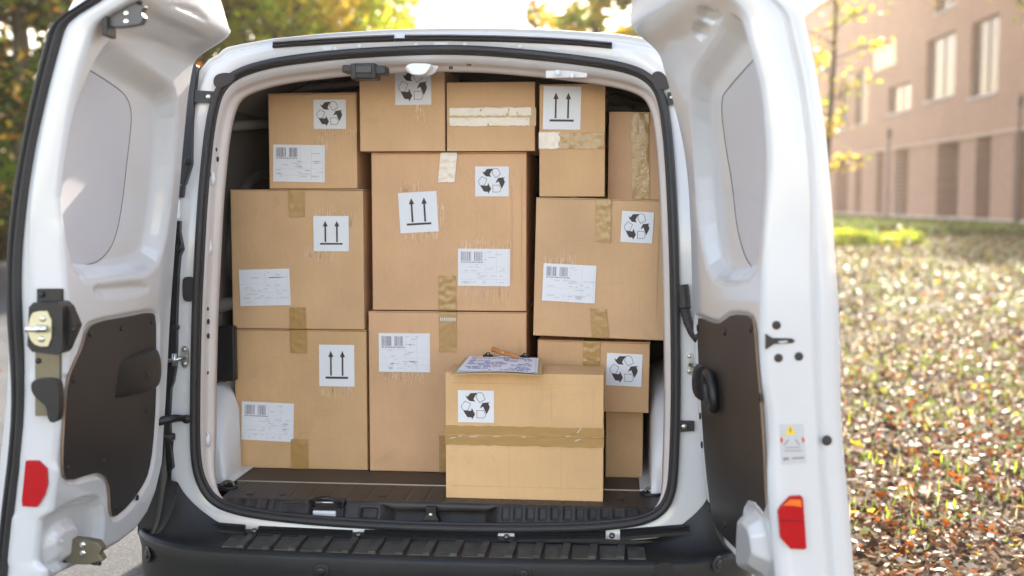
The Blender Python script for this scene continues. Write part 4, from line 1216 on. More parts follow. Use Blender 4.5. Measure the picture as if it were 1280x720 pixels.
def fy(px, py): return at_z(px, py, ZF).y
print('FY', fy(377, 586), fy(560, 590.5), fy(780, 597), fy(655, 623))
I = Box((294, 458.5, 413.5, 586), fy(377, 586), .42, 'medium carton on the cargo floor at far left with two upright arrows', cc(.93, 1.0, .94), zfix=ZF)
I.arrows(399, 431, 443, 483); I.shipping(302, 503, 367, 551, -.03)
I.tape(363, 413, 384, 441, over='top', torn='clean'); I.tape(364, 549, 385.5, 587, over='bottom', m='tape')
I.scuff(400, 482, 440, 496)
Fb = Box((289.5, 454.5, 238.5, 412.5), fy(377, 586) - .008, .42, 'carton second from the floor at left, arrow sticker above a blank sided delivery note', cc(.95, 1.0, 1.0), zfix=I.e.location.z + I.h + .003)
Fb.arrows(392, 270, 436, 314); Fb.shipping(299.5, 336.5, 362.5, 382, .03, True)
Fb.tape(361, 238, 381, 271, over='top', m='tape'); Fb.tape(362, 384, 382.5, 413, over='bottom')
Fb.scuff(388, 255, 444, 300); Fb.scuff(380, 310, 420, 324)
A = Box((336, 446, 118, 235.5), fy(377, 586) + .012, .33, 'small carton on top of the left hand stack with recycling sticker and barcode label', cc(1.0, .99, 1.0), zfix=Fb.e.location.z + Fb.h + .003)
A.recycle(392, 124.5, 432.5, 161); A.shipping(341.5, 181, 406, 227.5, -.02)
A.scuff(395, 172, 410, 186); A.scuff(400, 158, 446, 170)
J = Box((461.5, 658, 391.5, 590.5), fy(560, 590.5), .40, 'large upright carton on the cargo floor in the centre behind the front box', cc(.97, 1.03, 1.03), zfix=ZF)
J.shipping(473.5, 416.5, 537.5, 465); J.tape(549, 393, 570.5, 440, over='top'); J.tape(549, 544, 570, 591, m='tape', over='bottom')
J.scuff(480, 462, 530, 478)
mbd = [tf(SQ, *q) for q in [(J.loc(551 + 2.6 * k, 399)[0], J.loc(551, 399)[1], .0028, .010, 0) for k in range(8)]]
multi('tape_serration', mbd, J.f0 + .0022, .0004, M['label'], J.e)
G = Box((465, 658, 192, 389), fy(560, 590.5) + .004, .42, 'biggest carton, in the centre of the load with arrow, recycling and barcode stickers', cc(.99, 1.03, 1.03), zfix=J.e.location.z + J.h + .004, yaw=.0)
G.arrows(499, 240, 547, 290.5, .055); G.recycle(594, 208, 636, 245.5); G.shipping(572.5, 311, 637.5, 357.5, -.006)
G.tape(549, 192, 570, 228, m='tape_glare', over='top', skew=.10, wr=.0012); G.tape(548.5, 345, 570, 389.5, m='tape', over='bottom', wr=.0014)
G.scuff(500, 228, 535, 243); G.scuff(505, 286, 548, 300); G.scuff(586, 200, 642, 252); G.scuff(574, 300, 640, 314); G.scuff(576, 354, 636, 374); G.scuff(540, 250, 556, 285)
B = Box((449.5, 556, 80, 189), fy(560, 590.5) - .02, .40, 'carton standing highest, just below the roof latch, its recycling sticker partly under the header', cc(1.02, 1.0, 1.02), zfix=G.e.location.z + G.h + .003)
B.recycle(494, 86, 539, 131); B.scuff(494, 128, 530, 152)
C = Box((559, 668.5, 103, 189.5), fy(560, 590.5) - .015, .36, 'low wide carton on top of the centre stack with crinkled tape across its middle, its glare painted pale', cc(1.02, 1.0, 1.0), zfix=G.e.location.z + G.h + .003, seam=('h', .50))
C.tape(559, 135, 670, 157.5, m='tape', wr=.0004); C.tape(562, 134.5, 664, 144.5, m='tape_glare', wr=.0009); C.tape(562, 147, 662, 157.5, m='tape_glare', wr=.0010)
Kb = Box((671, 811, 425, 511), .30, .36, 'small carton low on the right with a recycling sticker, under the large right carton', cc(.92, 1.03, .98), zfix=None, yaw=-.03, roll=.012)
L_ = Box((757, 803.5, 514.5, 597), fy(780, 597), .34, 'plain small brown carton on the floor at right, partly behind the front box', cc(.86, 1.02, .95), zfix=ZF)
Kb.e.location.z = L_.e.location.z + L_.h + .004
# widen the plain carton to the left: it carries the box above
bpy.context.view_layer.update()
Kb.M = Matrix.Translation(Kb.e.location) @ Kb.e.rotation_euler.to_matrix().to_4x4(); Kb.Mi = Kb.M.inverted()
Kb.recycle(758, 442, 802.5, 482.5, -.02); Kb.tape(729, 427, 750, 459, over='top', m='tape', wr=.001)
Hb = Box((666, 831, 250, 422.5), .285, .42, 'large carton at right with taped top edge, recycling sticker and barcode label', cc(.95, 1.0, 1.02), zfix=None, yaw=-.055, roll=.022)
Hb.recycle(776.5, 264.5, 816.5, 303.5, -.03); Hb.shipping(678.5, 330.5, 744.5, 377.5, -.022)
Hb.tape(744.5, 251, 763.5, 302, over='top', m='tape', wr=.0012); Hb.tape(738.5, 386, 759.5, 424, over='bottom', m='tape', skew=-.1)
Hb.scuff(680, 318, 720, 332)
D = Box((674.5, 756, 105.5, 245.5), .30, .34, 'narrow tall carton at upper right with large arrow sticker and torn tape', cc(.93, 1.02, .95), zfix=None, yaw=-.01, roll=.0, seam=('h', .50))
D.arrows(679, 108, 726, 162, -.02); D.tape(673.5, 165, 700, 186, m='tape_glare', wr=.0012); D.tape(698, 166, 755, 186, m='tape_crinkled', wr=.0012)
E = Box((760, 832, 140, 249), .37, .30, 'carton in the upper right corner of the opening with upright tape across its seam', cc(.98, 1.02, 1.10), zfix=None, seam=('v', .54), roll=.012)
E.tape(789.5, 142, 811.5, 249, m='tape_crinkled', wr=.0012, skew=-.03)
Mb = Box((557.5, 754, 467, 623), fy(655, 623), .155, 'wide carton in front of the others near the sill, clipboard lying on top', cc(1.05, 1.0, .93), zfix=ZF - .002, seam=('h', .5), yaw=-.006)
Mb.recycle(572.5, 488, 617.5, 528); 
Mb.tape(556.5, 533.5, 755, 544.5, m='tape', wr=.0004); Mb.tape(556.5, 546, 755, 557.5, m='tape', wr=.0005)
sc = mat_card('score_line_card', cc(.95, 1.0, .80), 40)
for px_, py_, w_, h_ in ((655, 480, .39, .0016), (655, 609, .39, .0018), (600, 515, .0014, .05), (636, 580, .0013, .12), (689, 505, .0014, .10), (742, 505, .0012, .09), (702, 585, .0012, .10)):
    lx, lz = Mb.loc(px_, py_); local_plate('score_line', tf(SQ, lx, lz, w_, h_, 0), Mb.f0 - .0006, .0004, sc, Mb.e)
for bx_, pts_ in ((G, ((640, 290, .0014, .26), (652, 290, .001, .30))), (A, ((345, 180, .0014, .16),)), (J, ((650, 490, .0013, .3),)), (Hb, ((822, 340, .0013, .25),))):
    for px_, py_, w_, h_ in pts_:
        lx, lz = bx_.loc(px_, py_); local_plate('score_line', tf(SQ, lx, lz, w_, h_, 0), bx_.f0 - .0006, .0004, mat_card('score_line_card', cc(.90, 1.0, .98), 41), bx_.e)
mb = [tf(SQ, Mb.loc(x, 545)[0], Mb.loc(x, 545 + dy)[1], w_, .0022, rr) for x, dy, w_, rr in ((566, 2, .016, .2), (575, 0, .012, .0), (592, .5, .02, 0), (620, .3, .016, 0), (655, 1, .010, .2), (710, 0, .012, .1), (724, -7, .018, .9), (722, 5, .016, .4))]
multi('tape_crease', mb, Mb.f0 + .0026, .0006, M['tape_glare'], Mb.e)

# print extents of the stack for checking
for nme, bx in (('I', I), ('F', Fb), ('A', A), ('J', J), ('G', G), ('B', B), ('C', C), ('K', Kb), ('L', L_), ('H', Hb), ('D', D), ('E', E), ('M', Mb)):
    print('BOX', nme, 'x %.3f w %.3f h %.3f z %.3f top %.3f' % (bx.e.location.x, bx.w, bx.h, bx.e.location.z, bx.e.location.z + bx.h))

# ------------------------------------------------------------------ clipboard, papers and pen on the front carton
ZT = Mb.e.location.z + Mb.h + .0006
CBD = empty('clipboard', (at_z(622, 468, ZT).x, .15, ZT), 'thin yellow brown clipboard lying on top of the front carton with papers and a pen', 'clipboard')
bw = .118
def bow(x): return .012 * (x / bw) ** 2 * -1 + .010
R = []
fx = lambda t: (-bw * 1.02 + 2.06 * bw * t)
brd_m = mat('yellow_brown_hardboard', (.50, .34, .14), .45, var=(20, .4, (.42, .27, .10)))
def cb(u, v, h=0):    # u -1..1, v 0 front .. 1 back
    x = u * bw * (1.0 - .10 * v); y = -.118 + v * .20
    return (x, y, .0045 * (1 - u * u) + .002 + .016 * v + h)
for i, u in enumerate(np.linspace(-1, 1, 21)):
    R.append([cb(u, v, hh) for v, hh in ((0, 0), (.33, 0), (.66, 0), (1, 0), (1, .0028), (.66, .0028), (.33, .0028), (0, .0028))])
mb = MB().grid(R, 0, False, wrap_v=True); mb.add(R[0], [tuple(range(8))]); mb.add(R[-1], [tuple(range(8))]); mb.build('board', brd_m, CBD)
for u in (-.40, .56):
    mb = MB(); mb.tube([cb(u - .12, .93, .006), cb(u + .12, .93, .006)], .0045, 8); mb.tube([cb(u - .07, .88, .009), cb(u - .03, .98, .013), cb(u + .03, .98, .013), cb(u + .07, .88, .009)], .0022, 8)
    mb.build('clip', M['plastic'], CBD)
MB().tube([cb(-.35, .93, .006), cb(.5, .93, .006)], .0028, 8).build('clip_bar', M['steel'], CBD)
pprint = mat('printed_form_paper', (.78, .78, .84), .5)
PAP = empty('paper_sheets', CBD.location[:], 'sheets printed in blurred blue and pink, held on the clipboard on the front carton', 'papers')
for q, (off, sk, zz) in enumerate(((.0, .0, .0032), (.03, .02, .0040), (-.015, -.02, .0048))):
    R = []
    for u in np.linspace(-.90, .90, 19):
        R.append([cb(u * (1 - .03 * q) + off, v + sk * u, zz + .0016 * math.sin(3 * u + q * 2) ** 2 + (.005 * max(0, abs(u) - .75) * 4) * (q == 2)) for v in (.05, .25, .5, .75, .90)])
    sh = MB().grid(R, 0, True).build('sheet', pprint, PAP)
r = random.Random(5); bl = {'blue': [], 'pink': []}
for row in range(9):
    v = .10 + row * .085; u = -.80
    while u < .78:
        L2 = r.uniform(.05, .22)
        if r.random() < .68:
            key = 'pink' if r.random() < .28 else 'blue'
            bl[key].append((u, v, min(u + L2, .82), v + .05))
        u += L2 + .03
for key, colr in (('blue', (.30, .31, .48)), ('pink', (.62, .42, .42))):
    mb = MB()
    for u0_, v0_, u1_, v1_ in bl[key]:
        R = [[cb(u * .94 - .015, v - .02 * u, .0056 + .0016 * math.sin(3 * u + 4) ** 2 + (.005 * max(0, abs(u) - .75) * 4)) for v in (v0_, v1_)] for u in np.linspace(u0_, u1_, 5)]
        mb.grid(R, 0, True)
    mb.build('printed_rows', mat('faded_%s_print' % key, colr, .6), PAP)['kind'] = 'stuff'
pm = mat('orange_brown_pen', (.52, .20, .05), .35, coat=.3, var=(60, .5, (.38, .14, .04)))
PEN = empty('pen', CBD.location[:], 'orange brown wooden pen lying across the clips of the clipboard', 'pen')
P0 = Vector(cb(-.30, .98, .022)); P1 = Vector(cb(.44, .70, .0145))
ax = (P1 - P0)
MB().tube([P0, P0 + ax * .03, P0 + ax * .30, P0 + ax * .50], [.0052, .0068, .0066, .0070], 12).build('pen_cap', pm, PEN)
MB().tube([P0 + ax * .51, P0 + ax * .53, P0 + ax * .86, P0 + ax * .94, P1], [.0058, .0056, .0056, .0040, .0008], 12).build('pen_barrel', pm, PEN)
up_ = Vector((0, 0, .0078)); MB().tube([P0 + ax * .02 + up_, P0 + ax * .34 + up_, P0 + ax * .36 + up_ * .7], .0014, 6).build('pen_clip', M['brass'], PEN)

# =================================================================== GROUND, LAWN, PATH
XK = 1.0                     # where the car park ends and the lawn begins
def mat_ground(name, c1, c2, c3, sc, bump=.4, rough=.85, fine=140):
    m = bpy.data.materials.new(name); m.use_nodes = True
    N = m.node_tree.nodes; L = m.node_tree.links; b = N['Principled BSDF']; b.inputs['Roughness'].default_value = rough; b.inputs['Specular IOR Level'].default_value = .08
    tc = N.new('ShaderNodeTexCoord')
    n1 = N.new('ShaderNodeTexNoise'); n1.inputs['Scale'].default_value = sc; n1.inputs['Detail'].default_value = 8
    n2 = N.new('ShaderNodeTexNoise'); n2.inputs['Scale'].default_value = fine; n2.inputs['Detail'].default_value = 3
    L.new(tc.outputs['Object'], n1.inputs[0]); L.new(tc.outputs['Object'], n2.inputs[0])
    r = N.new('ShaderNodeValToRGB'); r.color_ramp.elements[0].position = .35; r.color_ramp.elements[1].position = .65
    r.color_ramp.elements[0].color = (*c1, 1); r.color_ramp.elements[1].color = (*c2, 1)
    L.new(n1.outputs['Fac'], r.inputs[0])
    r2 = N.new('ShaderNodeMapRange'); r2.inputs[1].default_value = .5; r2.inputs[2].default_value = .72; L.new(n2.outputs['Fac'], r2.inputs[0])
    mx = N.new('ShaderNodeMix'); mx.data_type = 'RGBA'; mx.inputs[7].default_value = (*c3, 1)
    L.new(r2.outputs[0], mx.inputs[0]); L.new(r.outputs[0], mx.inputs[6]); L.new(mx.outputs[2], b.inputs['Base Color'])
    bp = N.new('ShaderNodeBump'); bp.inputs['Strength'].default_value = bump; bp.inputs['Distance'].default_value = .01
    L.new(n2.outputs['Fac'], bp.inputs['Height']); L.new(bp.outputs[0], b.inputs['Normal'])
    return m
asph = mat_ground('worn_asphalt', (.055, .057, .06), (.085, .086, .09), (.16, .16, .16), 1.3, .5)
soil = mat_ground('leafy_soil', (.045, .032, .02), (.085, .062, .036), (.13, .10, .06), 3.5, .8, fine=60)
grassm = mat_ground('mown_grass', (.07, .10, .025), (.13, .16, .05), (.20, .20, .09), 2.0, .8, fine=50)
pathm = mat_ground('pale_concrete', (.42, .42, .43), (.50, .50, .50), (.55, .55, .55), 2, .2)
def sheet(name, x0, x1, y0, y1, z, m):
    o = MB().add([(x0, y0, z), (x1, y0, z), (x1, y1, z), (x0, y1, z)], [(0, 1, 2, 3)]).build(name, m); o['kind'] = 'structure'; return o
sheet('ground', -300, 300, -300, 300, 0, mat_ground('far_ground', (.16, .15, .11), (.22, .20, .15), (.25, .24, .18), .3))
sheet('car_park', -14, XK, -14, 46, .004, asph)
sheet('bounce_paving', -30, 30, -60, -14.01, .004, pathm)  # unseen pale ground added behind the camera to bounce light into the van
r = np.random.RandomState(3)
# lawn as a gently uneven sheet
gy = np.concatenate([np.arange(-10, 12, .25), np.arange(12, 60, 1.0)]); gxx = np.concatenate([np.arange(XK + .12, 9, .25), np.arange(9, 42, 1.5)])
R = [[(x, y, .06 + .02 * mnoise.noise((x * .7, y * .7, 0)) + .010 * mnoise.noise((x * 3, y * 3, 5))) for x in gxx] for y in gy]
MB().grid(R, 0, True).build('lawn', soil)['kind'] = 'structure'
o = MB().box(XK, XK + .12, -14, 46, -.1, .11).build('kerb', pathm, None, .012); o['kind'] = 'structure'
sheet('verge', -60, -14.1, -20, 60, .05, grassm); sheet('back_lawn', -14, 1.2, 46.1, 90, .05, grassm)
o = MB().box(-14.25, -14.1, -20, 60, -.1, .13).build('kerb', pathm, None, .012); o['kind'] = 'structure'
P1 = at_z(0, 312, .05)

# leaves and grass blades as merged meshes
def scatter(name, n, pos, size, tilt, mats, weights, seed, curl=.35, aspect=.6, thick_h=.02, kind='stuff', blade=False):
    r = np.random.RandomState(seed)
    C = pos(n, r); n = len(C)
    s = size(C, r)
    a = r.uniform(0, 2 * PI, n); tl = r.normal(0, tilt, n); tl2 = r.normal(0, tilt, n)
    e1 = np.stack([np.cos(a), np.sin(a), np.sin(tl)], 1); e1 /= np.linalg.norm(e1, axis=1)[:, None]
    if blade:
        e1 = np.stack([np.cos(a) * .25 + r.normal(0, .18, n), np.sin(a) * .25 + r.normal(0, .18, n), np.ones(n)], 1); e1 /= np.linalg.norm(e1, axis=1)[:, None]
        e2 = np.stack([-np.sin(a), np.cos(a), np.zeros(n)], 1)
    else:
        e2 = np.stack([-np.sin(a), np.cos(a), np.sin(tl2)], 1); e2 /= np.linalg.norm(e2, axis=1)[:, None]
    e3 = np.cross(e1, e2)
    S1 = s[:, None]; W = S1 * aspect
    cu = (curl * r.uniform(-.4, 1, n))[:, None] * S1
    tip0 = C - e1 * S1 * .5 + e3 * cu * .4; tip1 = C + e1 * S1 * .55 + e3 * cu
    l = C - e2 * W * .5 + e3 * cu * .5; rr_ = C + e2 * W * .5 + e3 * cu * .3
    V = np.stack([tip0, l, C, rr_, tip1], 1).reshape(-1, 3)
    b = np.arange(n) * 5
    Fc = np.stack([np.stack([b, b + 1, b + 2], 1), np.stack([b, b + 2, b + 3], 1), np.stack([b + 1, b + 4, b + 2], 1), np.stack([b + 2, b + 4, b + 3], 1)], 1).reshape(-1, 3)
    me = bpy.data.meshes.new(name)
    me.vertices.add(len(V)); me.vertices.foreach_set('co', V.ravel())
    me.loops.add(Fc.size); me.loops.foreach_set('vertex_index', Fc.ravel().astype(np.int32))
    me.polygons.add(len(Fc)); me.polygons.foreach_set('loop_start', np.arange(0, Fc.size, 3).astype(np.int32))
    try: me.polygons.foreach_set('loop_total', np.full(len(Fc), 3, np.int32))
    except Exception: pass
    mi = r.choice(len(mats), n, p=np.array(weights) / sum(weights)) if not callable(weights) else weights(C, r)
    for m in mats: me.materials.append(m)
    me.polygons.foreach_set('material_index', np.repeat(mi, 4).astype(np.int32))
    me.update(); me.validate()
    return me
def put(name, me, kind=None, parent=None):
    o = bpy.data.objects.new(name, me); COL.objects.link(o)
    if kind: o['kind'] = kind
    if parent: o.parent = parent
    return o
LF = {k: mat_leaf(k, c, t) for k, c, t in (
    ('leaf_orange', (.32, .085, .012), .40), ('leaf_tan', (.15, .085, .044), .28), ('leaf_brown', (.045, .025, .015), .2), ('leaf_pale', (.40, .34, .28), .15),
    ('leaf_yellow', (.62, .45, .05), .5), ('leaf_green', (.13, .20, .02), .5), ('leaf_lime', (.34, .42, .03), .55), ('leaf_gold', (.55, .36, .04), .5),
    ('leaf_deep', (.045, .07, .014), .4), ('grass_green', (.16, .22, .045), .4), ('grass_dry', (.46, .42, .27), .35), ('leaf_rust', (.34, .15, .03), .45))}
def lawn_pos(d0, d1, spread0, spread1, pw=.8):
    def f(n, r):
        k = r.rand(n) ** pw; d = d0 + (d1 - d0) * k
        t = r.uniform(spread0, spread1, n)           # lateral slope from the camera position
        x = CAM.x + t * d; y = CAM.y + d
        cl = np.array([mnoise.noise((a * 1.7, b * 1.7, 3)) + .5 * mnoise.noise((a * 5, b * 5, 8)) for a, b in zip(x, y)])
        ok = (x > XK + .13) & (cl > r.uniform(-.75, .35, n)); x = x[ok]; y = y[ok]
        return np.stack([x, y, .07 + r.uniform(0, .03, len(x))], 1)
    return f
ground_leaf = [LF['leaf_orange'], LF['leaf_tan'], LF['leaf_brown'], LF['leaf_pale'], LF['leaf_yellow'], LF['grass_green']]
def wl(C, r):
    d = np.clip((C[:, 1] - CAM.y - 4) / 12, 0, 1)
    u = r.rand(len(C)); out = np.zeros(len(C), int)
    near = np.cumsum([.18, .36, .30, .09, .03, .04]); far = np.cumsum([.05, .28, .24, .19, .03, .21])
    th = near[None] * (1 - d[:, None]) + far[None] * d[:, None]
    return np.minimum((u[:, None] > th).sum(1), 5)
put('fallen_leaves', scatter('fallen_leaves', 90000, lawn_pos(3.4, 12, .12, .75), lambda C, r: r.uniform(.018, .06, len(C)) * (.8 + .5 * (r.rand(len(C)) < .12)), .6, ground_leaf, wl, 21), 'stuff')
put('fallen_leaves', scatter('fallen_leaves', 60000, lawn_pos(11, 44, .12, .62), lambda C, r: r.uniform(.04, .10, len(C)) * (1 + (C[:, 1] - 9) / 40), .6, ground_leaf, wl, 22), 'stuff')
put('fallen_leaves', scatter('fallen_leaves', 1500, lambda n, r: np.stack([r.uniform(-6, XK, n), r.uniform(-2, 14, n), np.full(n, .012)], 1), lambda C, r: r.uniform(.03, .07, len(C)), .15, ground_leaf, wl, 23), 'stuff')
# grass tufts
def tufts(n, r):
    m = 3500; P = lawn_pos(3.6, 40, .12, .7)(m, r); q = r.randint(0, len(P), n)
    k = .05 + .012 * (P[q, 1] - CAM.y)
    C = P[q] + np.stack([r.normal(0, 1, n) * k, r.normal(0, 1, n) * k, np.full(n, .02)], 1)
    return C[C[:, 0] > XK + .13]
put('grass_tufts', scatter('grass_tufts', 24000, tufts, lambda C, r: r.uniform(.03, .075, len(C)), .3, [LF['grass_green'], LF['leaf_lime'], LF['grass_dry']], [.6, .1, .3], 31, aspect=.16, blade=True), 'stuff')
def strip(x0, x1, y0, y1, z0, z1):
    def f(n, r): return np.stack([r.uniform(x0, x1, n), r.uniform(y0, y1, n), r.uniform(z0, z1, n)], 1)
    return f

# =================================================================== TREES
bark = mat('tree_bark', (.10, .075, .055), .9, bump=(30, .8), var=(8, .6, (.16, .125, .095)))
def tree(x, y, h, r_crown, z0, mats, weights, nclump, nleaf, lsize, label, seed, group=None, trunk=.16, cat='tree', name='tree', squash=1.0, lean=0):
    r = random.Random(seed); rs = np.random.RandomState(seed)
    t = empty(name, (x, y, 0), label, cat, group)
    # trunk and limbs
    mb = MB(); top = h * .86
    tp = [(lean * k * k * h * .1 + .12 * math.sin(k * 3 + seed), .1 * math.cos(k * 4 + seed), top * k) for k in np.linspace(0, 1, 9)]
    mb.tube(tp, [trunk * (1 - .85 * k) + .01 for k in np.linspace(0, 1, 9)], 9)
    cl = []
    nb = 16
    for i in range(nb):
        k = .25 + .7 * i / nb if z0 < h * .3 else (z0 / h) * .8 + (.95 - z0 / h * .8) * i / nb
        base = Vector(tp[min(8, int(k * 8))]); base.z = top * k
        a = i * 2.4 + r.uniform(-.4, .4); L = r_crown * r.uniform(.6, 1.0) * math.sin(PI * (.18 + .78 * max(0, (base.z - z0 * .7)) / max(h - z0 * .7, .1)))
        L = max(L, .3)
        e = base + Vector((math.cos(a) * L, math.sin(a) * L, L * r.uniform(.25, .7)))
        mid = base.lerp(e, .5) + Vector((r.uniform(-.1, .1), r.uniform(-.1, .1), .06 * L))
        mb.tube([base, mid, e], [trunk * .34 * (1 - k * .6), trunk * .2 * (1 - k * .5), .012], 6)
        cl += [(mid, .5), (e, .6), (e.lerp(mid, .5), .5)]
        for _ in range(2):
            e2 = mid + Vector((r.uniform(-1, 1), r.uniform(-1, 1), r.uniform(-.2, .8))) * L * .45
            mb.tube([mid, e2], [trunk * .12, .008], 5); cl.append((e2, .5))
    mb.build('trunk', bark, t)
    # crown of leaf clumps
    cz = (h + z0) / 2; hz = (h - z0) / 2
    while len(cl) < nclump:
        u, v, ww = r.gauss(0, 1), r.gauss(0, 1), r.gauss(0, 1); n = math.sqrt(u * u + v * v + ww * ww); q = r.random() ** .45
        p = Vector((u / n * q * r_crown, v / n * q * r_crown * squash, cz + ww / n * q * hz))
        if mnoise.noise(p * .55 + Vector((seed, 0, 0))) > -.16: cl.append((p, r.uniform(.35, .8)))
    C = np.repeat(np.array([tuple(c[0]) for c in cl]), nleaf, 0); sg = np.repeat(np.array([c[1] for c in cl]), nleaf) * (r_crown * .22 + .15)
    C = C + rs.normal(0, .55, C.shape) * sg[:, None] * np.array([1, 1, .75])
    cm = rs.choice(len(mats), len(cl), p=np.array(weights) / sum(weights)); cm = np.repeat(cm, nleaf)
    sw = rs.rand(len(cm)) < .25; cm[sw] = rs.randint(0, len(mats), sw.sum())
    me = scatter('crown', len(C), lambda n, rr: C, lambda C_, rr: rr.uniform(.7, 1.3, len(C_)) * lsize, .9, mats, lambda C_, rr: cm, seed, aspect=.7, curl=.3)
    put('crown', me, None, t)
    return t
YG = [LF['leaf_lime'], LF['leaf_green'], LF['leaf_yellow'], LF['leaf_gold']]
AU = [LF['leaf_deep'], LF['leaf_green'], LF['leaf_rust'], LF['leaf_gold']]
def at_d(px, d):      # world x for a pixel column at distance d in front of the camera
    q = ray(px, 250); k = d / q.y; return CAM.x + q.x * k, CAM.y + d
i = 0
for px, d, h, rc, z0, ms, wt, lab in (
    (28, 15, 7.5, 2.6, .3, AU, (.68, .20, .06, .06), 'dense dark autumn tree with rust and gold leaves at the left edge behind the door'),
    (-90, 19, 8.5, 3.2, .3, AU, (.45, .3, .1, .15), 'dark green tree past the left edge of the car park, outermost on the left'),
    (120, 21, 9.0, 3.4, .3, AU, (.35, .3, .15, .2), 'broad dark tree standing behind the left rear door'),
    (265, 24, 9.5, 3.2, .6, YG, (.35, .3, .2, .15), 'yellow green tree rising between the left door and the van roof'),
    (372, 22, 9.0, 2.5, .8, YG, (.52, .14, .26, .08), 'bright lime yellow tree above the left half of the van roof'),
    (430, 30, 11.0, 2.3, 1.0, YG, (.28, .42, .2, .1), 'taller green tree with sky gaps, right end of the left hand trees'),
    (478, 38, 10.0, 1.2, 1.0, AU, (.15, .35, .2, .3), 'slim sparse tree beside the white patch of sky'),
    (742, 34, 11.5, 2.3, 1.2, YG, (.18, .12, .35, .35), 'golden yellow tree above the right half of the van roof'),
    (820, 30, 10.5, 2.4, 1.2, YG, (.30, .2, .25, .25), 'yellow green tree behind the top of the right rear door'),
    (680, 46, 11.0, 1.6, 2.0, AU, (.05, .15, .4, .4), 'sparse brown and gold tree at the right of the white sky'),
    (900, 44, 12.0, 3.0, 1.5, YG, (.2, .3, .2, .3), 'large yellowing tree hidden mostly behind the right rear door')):
    i += 1
    x, y = at_d(px, d)
    sparse = px in (478, 680)
    tree(x, y, h, rc, z0, ms, wt, 70 if sparse else (190 if px < 460 else 120), 26 if sparse else 60, .11 + d * .0035, lab, 100 + i, 'trees round the car park', trunk=.10 + h * .012)
# undergrowth behind the left trees closes the view at their feet
for px, d in ((-30, 24), (60, 26), (160, 28), (-120, 27)):
    x, y = at_d(px, d); i += 1
    t = empty('shrub', (x, y, 0), {-30: 'dark shrub at the foot of the left hand trees, nearest to them', 60: 'dark shrub low behind the dense tree at the left edge', 160: 'dark shrub low behind the left rear door', -120: 'outermost dark shrub beyond the left edge'}[px], 'shrub', 'undergrowth at the left')
    C = nrs.normal(0, 1, (5000, 3)) * np.array([1.3, .7, .9]) + np.array([0, 0, 1.0]); C[:, 2] = np.abs(C[:, 2])
    put('foliage', scatter('foliage', 5000, lambda n, rr: C, lambda C_, rr: rr.uniform(.12, .26, len(C_)), .9, [LF['leaf_deep'], LF['leaf_green'], LF['leaf_rust']], [.7, .2, .1], 400 + i, aspect=.7), None, t)
    MB().tube([(0, 0, 0), (.1, 0, .7), (.2, .1, 1.5)], [.05, .04, .015], 6).build('stem', bark, t)
# sapling with sparse yellow leaves in front of the building
x, y = at_d(1030, 21)
tree(x, y, 7.2, 1.15, 2.6, [LF['leaf_yellow'], LF['leaf_lime'], LF['leaf_gold']], (.6, .25, .15), 62, 9, .115, 'slender young tree with sparse yellow leaves beside the right rear door', 301, trunk=.07)
# unseen tall trees added past the right edge so their crowns shade the lawn
for x, y, h, rc, z0, lab, sd_ in ((18.5, 41, 19, 6.0, 10.8, 'unseen shade tree added just outside the right edge, crown high above the picture', 302), (20.6, 49, 21, 7.4, 13.2, 'broadest of the unseen added shade trees, close against the brick wall at the right edge', 303),
                                  (23.2, 61, 22, 7.8, 14.0, 'farthest of the unseen added shade trees, rising over the brick building beside the right edge', 305),
                                  (17.5, 33, 16, 5.0, 9.4, 'unseen shade tree added beyond the right edge, nearest of its row to the van', 304)):
    tree(x, y, h, rc, z0, YG, (.3, .3, .2, .2), 330, 62, .36, lab, sd_, 'unseen shade trees by the building', trunk=.2, cat='tree')

# =================================================================== BRICK BUILDING
def mat_brick():
    m = bpy.data.materials.new('pinkish_brick'); m.use_nodes = True
    N = m.node_tree.nodes; L = m.node_tree.links; b = N['Principled BSDF']; b.inputs['Roughness'].default_value = .85
    tc = N.new('ShaderNodeTexCoord'); mp = N.new('ShaderNodeMapping'); mp.inputs['Rotation'].default_value = (PI / 2, 0, PI / 2)
    L.new(tc.outputs['Object'], mp.inputs[0])
    bt = N.new('ShaderNodeTexBrick'); bt.inputs['Scale'].default_value = 1.0; bt.inputs['Brick Width'].default_value = .42; bt.inputs['Row Height'].default_value = .14
    bt.inputs['Mortar Size'].default_value = .012; bt.inputs['Color1'].default_value = (.27, .145, .092, 1); bt.inputs['Color2'].default_value = (.21, .11, .07, 1); bt.inputs['Mortar'].default_value = (.36, .27, .22, 1)
    sx = N.new('ShaderNodeSeparateXYZ'); L.new(tc.outputs['Object'], sx.inputs[0]); cx = N.new('ShaderNodeCombineXYZ')
    L.new(sx.outputs['Y'], cx.inputs['X']); L.new(sx.outputs['Z'], cx.inputs['Y']); L.new(cx.outputs[0], bt.inputs['Vector'])
    n = N.new('ShaderNodeTexNoise'); n.inputs['Scale'].default_value = .5; n.inputs['Detail'].default_value = 4; L.new(tc.outputs['Object'], n.inputs[0])
    h = N.new('ShaderNodeHueSaturation'); r = N.new('ShaderNodeMapRange'); r.inputs[3].default_value = .85; r.inputs[4].default_value = 1.12
    L.new(n.outputs['Fac'], r.inputs[0]); L.new(r.outputs[0], h.inputs['Value']); L.new(bt.outputs['Color'], h.inputs['Color']); L.new(h.outputs[0], b.inputs['Base Color'])
    return m
brick = mat_brick()
BLD = empty('brick_building', (0, 0, 0), 'pinkish brown brick building with an overhanging upper floor and tall windows beyond the lawn', 'building')
